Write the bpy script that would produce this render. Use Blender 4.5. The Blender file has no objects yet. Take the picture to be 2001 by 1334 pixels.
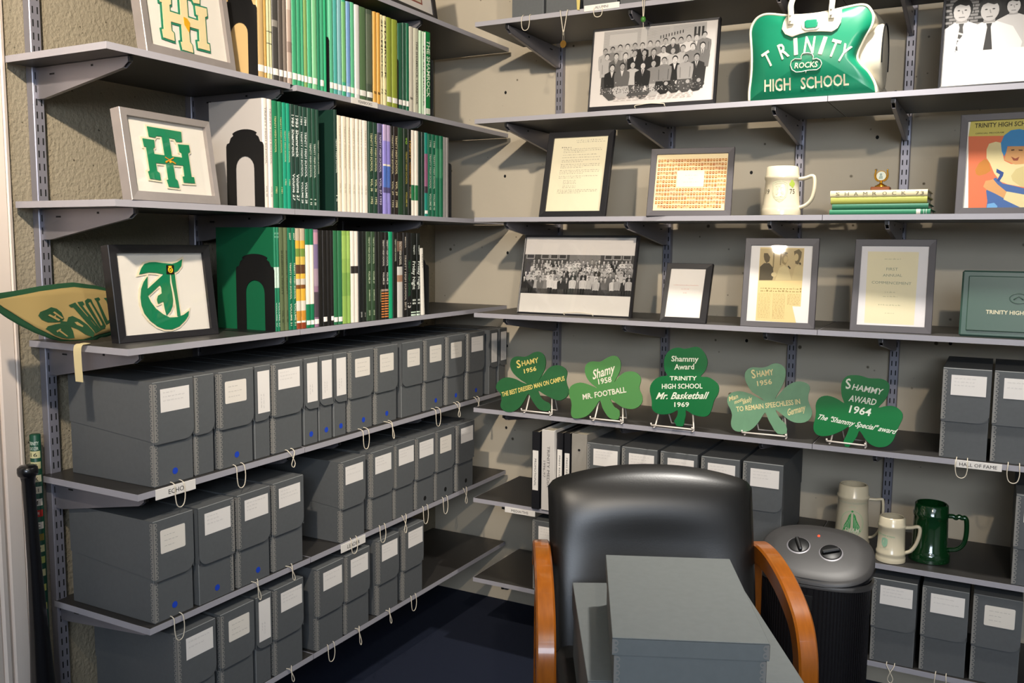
import bpy, bmesh, math, random
from mathutils import Matrix, Vector, Euler

SC = bpy.context.scene
COL = SC.collection

# ------------------------------------------------------------------ camera
cam_data = bpy.data.cameras.new('camera')
cam_data.sensor_width = 36.0
cam_data.lens = 1768.62 / 2001.0 * 36.0
cam_data.clip_start = 0.05
cam = bpy.data.objects.new('camera', cam_data)
COL.objects.link(cam)
YAW, PITCH, ROLL = -0.4938, -0.1073, 0.0082
_f = Vector((math.sin(YAW) * math.cos(PITCH), math.cos(YAW) * math.cos(PITCH), math.sin(PITCH)))
_r = Vector((math.cos(YAW), -math.sin(YAW), 0))
_u = _r.cross(_f)
_r2 = _r * math.cos(ROLL) + _u * math.sin(ROLL)
_u2 = -_r * math.sin(ROLL) + _u * math.cos(ROLL)
cm = Matrix((_r2, _u2, -_f)).transposed().to_4x4()
cm.translation = Vector((2.1748, -3.3265, 1.5368))
cam.matrix_world = cm
SC.camera = cam

# ------------------------------------------------------------------ world, lamps, exposure
w = bpy.data.worlds.new('world')
SC.world = w
w.use_nodes = True
w.node_tree.nodes['Background'].inputs[0].default_value = (0.55, 0.6, 0.7, 1)
w.node_tree.nodes['Background'].inputs[1].default_value = 0.05
SC.view_settings.view_transform = 'Standard'
SC.view_settings.look = 'None'
SC.view_settings.gamma = 1
SC.view_settings.use_curve_mapping = False
SC.view_settings.exposure = 0.0

def aim(o, target):
    d = Vector(target) - o.location
    o.rotation_euler = d.to_track_quat('-Z', 'Y').to_euler()

def spot(name, loc, target, watts, color, angle, blend, radius):
    l = bpy.data.lights.new(name, 'SPOT')
    l.energy, l.color, l.spot_size, l.spot_blend, l.shadow_soft_size = watts, color, angle, blend, radius
    o = bpy.data.objects.new(name, l)
    o.location = loc
    aim(o, target)
    COL.objects.link(o)

def area(name, loc, target, watts, color, sx, sy):
    l = bpy.data.lights.new(name, 'AREA')
    l.shape = 'RECTANGLE'
    l.energy, l.color, l.size, l.size_y = watts, color, sx, sy
    o = bpy.data.objects.new(name, l)
    o.location = loc
    aim(o, target)
    COL.objects.link(o)

WARM = (1.0, 0.86, 0.68)
COOL = (0.74, 0.85, 1.0)
# ceiling spotlight behind the camera, turned to the back wall
spot('ceiling_spot_lamp', (2.66, -3.45, 2.57), (1.45, -0.45, 1.96), 108, WARM, 1.18, 0.5, 0.035)
# second spotlight of the same track, turned to the yearbooks
spot('track_spot_lamp', (1.40, -3.10, 2.65), (0.36, -1.25, 2.07), 270, (1.0, 0.87, 0.71), 1.42, 0.85, 0.035)
# recessed downlight close above the corner
spot('recessed_downlight', (1.80, -0.78, 2.74), (1.75, -1.30, 0), 155, (1.0, 0.95, 0.88), 2.2, 0.8, 0.07)
# added cool fill behind the camera, lifts the shade under the shelves
area('cool_fill_lamp', (2.9, -5.5, 2.25), (1.6, 0, 1.3), 112, COOL, 2.2, 0.9)
# added overhead fill for the ambient light of the room
area('ambient_fill_lamp', (3.4, -3.6, 2.73), (3.4, -3.6, 0), 16, COOL, 1.2, 1.2)

# ------------------------------------------------------------------ helpers
rng = random.Random(7)

def lin(c):
    if isinstance(c, str):
        c = c.lstrip('#')
        c = [int(c[i:i + 2], 16) / 255 for i in (0, 2, 4)]
    return tuple((v / 12.92 if v <= 0.04045 else ((v + 0.055) / 1.055) ** 2.4) for v in c[:3])

MATS = {}
def mat(name, color, rough=0.6, metal=0.0, spec=0.5, noise=None, bump=None, coat=0.0, emit=None):
    """noise=(scale, amount) mottles the colour, bump=(scale, strength, distance) adds grain."""
    if name in MATS:
        return MATS[name]
    m = bpy.data.materials.new(name)
    m.use_nodes = True
    nt = m.node_tree
    b = nt.nodes['Principled BSDF']
    c = lin(color) + (1,)
    b.inputs['Base Color'].default_value = c
    b.inputs['Roughness'].default_value = rough
    b.inputs['Metallic'].default_value = metal
    b.inputs['Specular IOR Level'].default_value = spec
    b.inputs['Coat Weight'].default_value = coat
    if emit:
        b.inputs['Emission Color'].default_value = lin(emit[0]) + (1,)
        b.inputs['Emission Strength'].default_value = emit[1]
    if noise or bump:
        tc = nt.nodes.new('ShaderNodeTexCoord')
    if noise:
        n = nt.nodes.new('ShaderNodeTexNoise')
        n.inputs['Scale'].default_value = noise[0]
        n.inputs['Detail'].default_value = 4
        nt.links.new(tc.outputs['Object'], n.inputs['Vector'])
        mx = nt.nodes.new('ShaderNodeMix')
        mx.data_type = 'RGBA'
        a = noise[1]
        mx.inputs[6].default_value = tuple(v * (1 - a) for v in c[:3]) + (1,)
        mx.inputs[7].default_value = tuple(min(1, v * (1 + a)) for v in c[:3]) + (1,)
        nt.links.new(n.outputs['Fac'], mx.inputs[0])
        nt.links.new(mx.outputs[2], b.inputs['Base Color'])
    if bump:
        n2 = nt.nodes.new('ShaderNodeTexNoise')
        n2.inputs['Scale'].default_value = bump[0]
        n2.inputs['Detail'].default_value = 6
        nt.links.new(tc.outputs['Object'], n2.inputs['Vector'])
        bp = nt.nodes.new('ShaderNodeBump')
        bp.inputs['Strength'].default_value = bump[1]
        bp.inputs['Distance'].default_value = bump[2]
        nt.links.new(n2.outputs['Fac'], bp.inputs['Height'])
        nt.links.new(bp.outputs['Normal'], b.inputs['Normal'])
    MATS[name] = m
    return m

def ink(name='printed_ink', rough=0.55, spec=0.3, tone=1.0):
    """Printed or painted colours, read from the mesh's own colour attribute."""
    if name in MATS:
        return MATS[name]
    m = bpy.data.materials.new(name)
    m.use_nodes = True
    b = m.node_tree.nodes['Principled BSDF']
    b.inputs['Roughness'].default_value = rough
    b.inputs['Specular IOR Level'].default_value = spec
    at = m.node_tree.nodes.new('ShaderNodeVertexColor')
    at.layer_name = 'Col'
    tn = m.node_tree.nodes.new('ShaderNodeMix')          # paper is never a perfect white
    tn.data_type = 'RGBA'
    tn.blend_type = 'MULTIPLY'
    tn.inputs[0].default_value = 1
    tn.inputs[7].default_value = (tone, tone, tone, 1)
    m.node_tree.links.new(at.outputs['Color'], tn.inputs[6])
    m.node_tree.links.new(tn.outputs[2], b.inputs['Base Color'])
    MATS[name] = m
    return m

def glass_mat():
    if 'picture_glass' in MATS:
        return MATS['picture_glass']
    m = bpy.data.materials.new('picture_glass')
    m.use_nodes = True
    nt = m.node_tree
    nt.nodes.clear()
    out = nt.nodes.new('ShaderNodeOutputMaterial')
    tr = nt.nodes.new('ShaderNodeBsdfTransparent')
    gl = nt.nodes.new('ShaderNodeBsdfGlossy')
    gl.inputs['Roughness'].default_value = 0.02
    fr = nt.nodes.new('ShaderNodeFresnel')
    fr.inputs['IOR'].default_value = 1.5
    mx = nt.nodes.new('ShaderNodeMixShader')
    ge = nt.nodes.new('ShaderNodeNewGeometry')
    inv = nt.nodes.new('ShaderNodeMath')
    inv.operation = 'SUBTRACT'
    inv.inputs[0].default_value = 1
    mu = nt.nodes.new('ShaderNodeMath')
    mu.operation = 'MULTIPLY'
    nt.links.new(ge.outputs['Backfacing'], inv.inputs[1])
    nt.links.new(fr.outputs[0], mu.inputs[0])
    nt.links.new(inv.outputs[0], mu.inputs[1])
    nt.links.new(mu.outputs[0], mx.inputs[0])
    nt.links.new(tr.outputs[0], mx.inputs[1])
    nt.links.new(gl.outputs[0], mx.inputs[2])
    nt.links.new(mx.outputs[0], out.inputs[0])
    MATS['picture_glass'] = m
    return m

# text: flat letter outlines, cached
_TEXT = {}
def text_polys(s, bold=False):
    k = (s, bold)
    if k in _TEXT:
        return _TEXT[k]
    cu = bpy.data.curves.new('t', 'FONT')
    cu.body = s
    cu.size = 1.0
    cu.resolution_u = 2
    if bold:
        cu.offset = 0.018
    o = bpy.data.objects.new('t', cu)
    me = o.to_mesh()
    vs = [(v.co.x, v.co.y) for v in me.vertices]
    fs = [tuple(p.vertices) for p in me.polygons]
    o.to_mesh_clear()
    bpy.data.objects.remove(o)
    bpy.data.curves.remove(cu)
    x0 = min(v[0] for v in vs)
    x1 = max(v[0] for v in vs)
    _TEXT[k] = ([((x - x0) / (x1 - x0), y / 0.73) for x, y in vs], fs, (x1 - x0) / 0.73)
    return _TEXT[k]

class MB:
    """collects geometry and builds ONE mesh object"""
    def __init__(s):
        s.v, s.f, s.m, s.c = [], [], [], []
    def add(s, vs, fs, m=0, c=None):
        o = len(s.v)
        s.v += [tuple(p) for p in vs]
        for f in fs:
            s.f.append(tuple(i + o for i in f))
            s.m.append(m)
            s.c.append(c)
    def box(s, x0, x1, y0, y1, z0, z1, m=0, b=0.0, c=None, mb=None):
        b = min(b, (x1 - x0) * .45, (y1 - y0) * .45, (z1 - z0) * .45)
        if b <= 0:
            vs = [(x, y, z) for x in (x0, x1) for y in (y0, y1) for z in (z0, z1)]
            s.add(vs, [(0, 1, 3, 2), (4, 6, 7, 5), (0, 4, 5, 1), (2, 3, 7, 6), (0, 2, 6, 4), (1, 5, 7, 3)], m, c)
            return
        vs, idx = [], {}
        for i, x in enumerate((x0, x1)):
            for j, y in enumerate((y0, y1)):
                for k, z in enumerate((z0, z1)):
                    sx, sy, sz = (b if i == 0 else -b), (b if j == 0 else -b), (b if k == 0 else -b)
                    for a, p in enumerate(((x, y + sy, z + sz), (x + sx, y, z + sz), (x + sx, y + sy, z))):
                        idx[(i, j, k, a)] = len(vs)
                        vs.append(p)
        fs = []
        q = ((0, 0), (1, 0), (1, 1), (0, 1))
        for i in (0, 1):
            fs.append([idx[(i, a, d, 0)] for a, d in q][::(1 if i else -1)])
            fs.append([idx[(a, i, d, 1)] for a, d in q][::(-1 if i else 1)])
            fs.append([idx[(a, d, i, 2)] for a, d in q][::(1 if i else -1)])
        for i in (0, 1):
            for j in (0, 1):
                fs.append([idx[(i, j, 0, 0)], idx[(i, j, 1, 0)], idx[(i, j, 1, 1)], idx[(i, j, 0, 1)]])
                fs.append([idx[(i, 0, j, 0)], idx[(i, 1, j, 0)], idx[(i, 1, j, 2)], idx[(i, 0, j, 2)]])
                fs.append([idx[(0, i, j, 1)], idx[(1, i, j, 1)], idx[(1, i, j, 2)], idx[(0, i, j, 2)]])
        for i in (0, 1):
            for j in (0, 1):
                for k in (0, 1):
                    fs.append([idx[(i, j, k, 0)], idx[(i, j, k, 1)], idx[(i, j, k, 2)]])
        s.add(vs, fs[:6], m, c)
        o = len(s.v) - len(vs)
        for f in fs[6:]:
            s.f.append(tuple(i + o for i in f))
            s.m.append(m if mb is None else mb)
            s.c.append(c)
    def face(s, pts, m=0, c=None):
        s.add(pts, [tuple(range(len(pts)))], m, c)
    def prism(s, poly, d0, d1, axis='y', m=0, c=None, mside=None):
        """poly is (a,b) in the plane across axis; extruded from d0 to d1 along axis"""
        def P(a, b, d):
            return (a, d, b) if axis == 'y' else ((a, b, d) if axis == 'z' else (d, a, b))
        n = len(poly)
        vs = [P(a, b, d0) for a, b in poly] + [P(a, b, d1) for a, b in poly]
        s.add(vs, [tuple(range(n)), tuple(range(2 * n - 1, n - 1, -1))], m, c)
        s.add(vs, [(i, (i + 1) % n, n + (i + 1) % n, n + i) for i in range(n)], m if mside is None else mside, c)
    def tube(s, pts, r, n=8, m=0, c=None, closed=False, caps=True, flat=1.0):
        pts = [Vector(p) for p in pts]
        N = len(pts)
        rr = r if isinstance(r, (list, tuple)) else [r] * N
        up = None
        vs = []
        for i, p in enumerate(pts):
            if closed:
                t = pts[(i + 1) % N] - pts[i - 1]
            else:
                t = pts[min(i + 1, N - 1)] - pts[max(i - 1, 0)]
            t = t.normalized() if t.length > 1e-9 else Vector((0, 0, 1))
            if up is None:
                up = Vector((0, 0, 1)) if abs(t.z) < .9 else Vector((0, 1, 0))
            a = (up - t * up.dot(t))
            if a.length < 1e-6:
                a = t.orthogonal()
            a.normalize()
            bb = t.cross(a)
            up = a
            for k in range(n):
                th = 2 * math.pi * k / n
                vs.append(p + a * math.cos(th) * rr[i] + bb * math.sin(th) * rr[i] * flat)
        fs = []
        for i in range(N if closed else N - 1):
            j = (i + 1) % N
            for k in range(n):
                fs.append((i * n + k, i * n + (k + 1) % n, j * n + (k + 1) % n, j * n + k))
        if not closed and caps:
            fs.append(tuple(range(n))[::-1])
            fs.append(tuple(range((N - 1) * n, N * n)))
        s.add(vs, fs, m, c)
    def lathe(s, prof, n=40, m=0, c=None, cx=0, cy=0, cz=0):
        vs, fs = [], []
        for r, z in prof:
            for k in range(n):
                th = 2 * math.pi * k / n
                vs.append((cx + r * math.cos(th), cy + r * math.sin(th), cz + z))
        for i in range(len(prof) - 1):
            for k in range(n):
                fs.append((i * n + k, i * n + (k + 1) % n, (i + 1) * n + (k + 1) % n, (i + 1) * n + k))
        fs.append(tuple(range(n))[::-1])
        fs.append(tuple(range((len(prof) - 1) * n, len(prof) * n)))
        s.add(vs, fs, m, c)
    def loft(s, rings, m=0, c=None, cap0=True, cap1=True):
        n = len(rings[0])
        vs = [p for r in rings for p in r]
        fs = []
        for i in range(len(rings) - 1):
            for k in range(n):
                fs.append((i * n + k, i * n + (k + 1) % n, (i + 1) * n + (k + 1) % n, (i + 1) * n + k))
        if cap0:
            fs.append(tuple(range(n))[::-1])
        if cap1:
            fs.append(tuple(range((len(rings) - 1) * n, len(rings) * n)))
        s.add(vs, fs, m, c)
    def disc(s, cx, cz, rx, rz, y, n=14, m=0, c=None):
        s.face([(cx + rx * math.cos(2 * math.pi * k / n), y, cz + rz * math.sin(2 * math.pi * k / n)) for k in range(n)], m, c)
    def text(s, t, ax, az, bx, bz, h, y, shear=0.0, m=0, c=None, bold=True, fn=None):
        """letters from baseline start (ax,az) to baseline end (bx,bz), cap height h, in the plane y"""
        if not t.strip():
            return
        vs, fs, _ = text_polys(t, bold)
        L = math.hypot(bx - ax, bz - az)
        ux, uz = (bx - ax) / L, (bz - az) / L
        nx, nz = -uz, ux
        out = []
        for x, yy in vs:
            d = x * L + shear * yy * h
            px, pz = ax + ux * d + nx * yy * h, az + uz * d + nz * yy * h
            out.append(fn(px, pz) if fn else (px, y, pz))
        s.add(out, fs, m, c)
    def build(s, name, mats, parent=None, loc=None, rot=None, smooth=False, me=None):
        if me is None:
            me = bpy.data.meshes.new(name)
            me.from_pydata(s.v, [], s.f)
            for x in (mats if isinstance(mats, (list, tuple)) else [mats]):
                me.materials.append(x)
            if any(s.m):
                me.polygons.foreach_set('material_index', s.m)
            if any(c is not None for c in s.c):
                at = me.color_attributes.new('Col', 'FLOAT_COLOR', 'CORNER')
                buf = []
                for f, c in zip(s.f, s.c):
                    q = (lin(c) if c is not None else (0.5, 0.5, 0.5)) + (1.0,)
                    buf += list(q) * len(f)
                at.data.foreach_set('color', buf)
            if smooth:
                me.polygons.foreach_set('use_smooth', [True] * len(me.polygons))
                if smooth is not True:
                    me.set_sharp_from_angle(angle=smooth)
            me.update()
        return link(name, me, parent, loc, rot)

def link(name, me, parent=None, loc=None, rot=None):
    o = bpy.data.objects.new(name, me)
    COL.objects.link(o)
    if parent is not None:
        o.parent = parent
    if loc is not None:
        o.location = loc
    if rot is not None:
        o.rotation_euler = rot
    return o

def tag(o, label=None, cat=None, group=None, kind=None):
    if label:
        o['label'] = label
    if cat:
        o['category'] = cat
    if group:
        o['group'] = group
    if kind:
        o['kind'] = kind
    return o

def thing(name, label, cat, loc=(0, 0, 0), rot=(0, 0, 0), group=None):
    o = bpy.data.objects.new(name, None)
    o.empty_display_size = 0.05
    COL.objects.link(o)
    o.location = loc
    o.rotation_euler = rot
    return tag(o, label, cat, group)

def copy_tree(o, parent=None):
    c = o.copy()
    COL.objects.link(c)
    if parent is not None:
        c.parent = parent
    for ch in list(o.children):
        copy_tree(ch, c)
    return c

def offset_poly(p, d):
    """grow a polygon outwards by d (mitred)"""
    n = len(p)
    A = sum(p[i][0] * p[(i + 1) % n][1] - p[(i + 1) % n][0] * p[i][1] for i in range(n))
    sg = 1 if A > 0 else -1
    out = []
    for i in range(n):
        a, b, c = Vector(p[i - 1]), Vector(p[i]), Vector(p[(i + 1) % n])
        e1, e2 = (b - a).normalized(), (c - b).normalized()
        n1, n2 = Vector((e1.y, -e1.x)) * sg, Vector((e2.y, -e2.x)) * sg
        mm = n1 + n2
        if mm.length < 0.3:
            mm = n1
        mm.normalize()
        k = d / max(0.5, mm.dot(n1))
        out.append((b.x + mm.x * k, b.y + mm.y * k))
    return out

def smooth_path(pts, sub=6, closed=False):
    pts = [Vector(p) for p in pts]
    N = len(pts)
    out = []
    for i in range(N if closed else N - 1):
        if closed:
            p0, p1, p2, p3 = pts[i - 1], pts[i], pts[(i + 1) % N], pts[(i + 2) % N]
        else:
            p0, p1, p2, p3 = pts[max(i - 1, 0)], pts[i], pts[i + 1], pts[min(i + 2, N - 1)]
        for k in range(sub):
            t = k / sub
            out.append(0.5 * ((2 * p1) + (p2 - p0) * t + (2 * p0 - 5 * p1 + 4 * p2 - p3) * t * t + (3 * p1 - p0 - 3 * p2 + p3) * t ** 3))
    if not closed:
        out.append(pts[-1])
    return out

PI = math.pi
ORD = ['first', 'second', 'third', 'fourth', 'fifth', 'sixth', 'seventh', 'eighth', 'ninth', 'tenth', 'eleventh', 'twelfth', 'thirteenth', 'fourteenth', 'fifteenth', 'sixteenth', 'seventeenth', 'eighteenth', 'nineteenth', 'twentieth']
def ordinal(i):
    """i counts from 0"""
    if i < 20:
        return ORD[i]
    t = {2: 'twenty', 3: 'thirty', 4: 'forty'}[(i + 1) // 10]
    if (i + 1) % 10 == 0:
        return {20: 'twentieth', 30: 'thirtieth', 40: 'fortieth'}[i + 1]
    return t + '-' + ORD[(i + 1) % 10 - 1]

# ------------------------------------------------------------------ measures of the place (metres)
LX = 0.3864            # front edge of the left-wall shelves
RY = -0.476            # front edge of the back-wall shelves
Z = [2.3169, 1.9798, 1.6313, 1.2846, 0.9321, 0.5895, 0.2815]   # shelf top heights, top to bottom
T = 0.016              # shelf thickness
NEAR = [-1.930, -1.926, -1.918, -1.900, -1.887, -1.866, -1.852]
JOIN = [-1.319, -1.331, -1.321, -1.308, -1.297, -1.280, -1.2735]
XR, XJ, XE = 0.482, 1.6915, 2.92

M_board = mat('shelf_laminate', '#32302e', 0.42, noise=(60, .06))
M_edge = mat('shelf_edge_band', '#a3a0a6', 0.45)
M_steel = mat('bracket_steel', '#8d8a90', 0.38, 0.55)
M_upr = mat('standard_steel', '#9a98a2', 0.4, 0.5)
M_dark = mat('dark_slot', '#0c0c0d', 0.8)
M_clip = mat('black_plastic', '#111112', 0.4)
M_box = mat('archive_board', '#5a5c5d', 0.62, spec=.35, noise=(90, .10), bump=(350, .08, .001))
M_boxedge = mat('worn_board_edge', '#7c7e7d', 0.6)
M_tin = mat('tin_edge', '#8d8a84', 0.45, 0.1)
M_ink = ink()
M_string = mat('white_cord', '#d8cdb8', 0.8)
M_white = mat('white_card', '#e8e2da', 0.6, spec=.3)
M_black = mat('black_enamel', '#0e0e0f', 0.45)
M_frame_black = mat('frame_black', '#17161a', 0.4)
M_frame_char = mat('frame_charcoal', '#4a4649', 0.5)
M_frame_silver = mat('frame_silver', '#98908c', 0.42, .35, noise=(25, .12))

# ------------------------------------------------------------------ room shell
def wall_material(name, color, bumpscale, strength, pits):
    m = mat(name, color, 0.85, spec=.25, noise=(3.0, .10), bump=(bumpscale, strength, .006))
    nt = m.node_tree
    b = nt.nodes['Principled BSDF']
    tc = nt.nodes.new('ShaderNodeTexCoord')
    vo = nt.nodes.new('ShaderNodeTexVoronoi')
    vo.inputs['Scale'].default_value = pits
    vo.inputs['Randomness'].default_value = 1
    n = nt.nodes.new('ShaderNodeTexNoise')
    n.inputs['Scale'].default_value = pits * .4
    ad = nt.nodes.new('ShaderNodeMath')
    ad.operation = 'MULTIPLY_ADD'
    ad.inputs[1].default_value = 0.9
    rp = nt.nodes.new('ShaderNodeValToRGB')
    rp.color_ramp.elements[0].position = 0.42
    rp.color_ramp.elements[1].position = 0.50
    rp.color_ramp.elements[0].color = (0.25, 0.23, 0.2, 1)
    rp.color_ramp.elements[1].color = (1, 1, 1, 1)
    nt.links.new(tc.outputs['Object'], vo.inputs['Vector'])
    nt.links.new(tc.outputs['Object'], n.inputs['Vector'])
    nt.links.new(n.outputs['Fac'], ad.inputs[0])
    nt.links.new(vo.outputs['Distance'], ad.inputs[2])
    nt.links.new(ad.outputs[0], rp.inputs[0])
    mu = nt.nodes.new('ShaderNodeMix')
    mu.data_type = 'RGBA'
    mu.blend_type = 'MULTIPLY'
    mu.inputs[0].default_value = 1
    src = b.inputs['Base Color'].links[0].from_socket
    nt.links.new(src, mu.inputs[6])
    nt.links.new(rp.outputs[0], mu.inputs[7])
    nt.links.new(mu.outputs[2], b.inputs['Base Color'])
    return m

M_wl = wall_material('rough_plaster', '#978d78', 95, .9, 55)
M_wb = wall_material('cast_concrete', '#c8bda9', 14, 0.30, 22)
M_plain = mat('painted_wall', '#c9c4bc', 0.8)
M_ceil = mat('ceiling_white', '#d6d4d0', 0.9)
M_floor = mat('navy_carpet', '#2b3040', 0.95, spec=.1, noise=(450, .45), bump=(700, .8, .004))
RX, FY, CZ = 5.2, -5.6, 2.76
def struct(name, m, x0, x1, y0, y1, z0, z1):
    b = MB()
    b.box(x0, x1, y0, y1, z0, z1)
    return tag(b.build(name, m), kind='structure')
struct('floor', M_floor, -.1, RX, FY, .1, -.06, 0)
struct('ceiling', M_ceil, -.1, RX, FY, .1, CZ, CZ + .06)
struct('wall_left', M_wl, -.1, 0, FY, .1, 0, CZ)
struct('wall_right', M_plain, RX, RX + .1, FY, .1, 0, CZ)
struct('wall_front', M_plain, -.1, RX, FY - .1, FY, 0, CZ)
wf = MB()  # invented window frame, added around the fill lamp behind the camera
for x0, x1, z0, z1 in ((1.74, 1.80, 1.74, 2.76 - .001), (4.00, 4.06, 1.74, 2.76 - .001), (1.80, 4.00, 1.74, 1.80), (1.80, 4.00, 2.70, 2.759)):
    wf.box(x0, x1, FY + .0005, FY + .09, z0, z1)
tag(wf.build('fill_lamp_frame', M_plain), kind='structure')
wb = MB()
wb.box(0, RX, 0, .1, 0, CZ)
for hx, hz in ((.345, 2.153), (.345, 1.815), (.36, 1.50), (.36, 1.11), (1.36, 1.80), (1.38, 1.44), (1.83, 2.05), (1.78, 1.905), (1.365, 1.19), (.36, .76), (2.04, 1.22)):
    wb.disc(hx, hz, .0055, .0065, -.0004, m=1)          # form-tie holes in the concrete
tag(wb.build('wall_back', [M_wb, M_dark]), kind='structure')

# door casing on the left wall, nearest the camera
M_trim = mat('trim_paint', '#f0e0d2', 0.45)
def casing(y0, y1, prof, name):
    b = MB()
    n = len(prof)
    poly = [(x, y0 + (y1 - y0) * t) for t, x in prof] + [(0.0005, y1), (0.0005, y0)]
    b.prism(poly, 0, CZ - .001, axis='z')
    return tag(b.build(name, M_trim), kind='structure')
casing(-1.924, -2.034, [(0, .006), (.02, .016), (.10, .020), (.14, .017), (.17, .022), (.5, .024), (.54, .017), (.58, .022), (.66, .030), (.76, .032), (.82, .024), (.86, .030), (1, .034)], 'trim_1')
struct('door_1', M_trim, .0005, .022, -2.95, -2.036, .005, 2.1)

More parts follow.
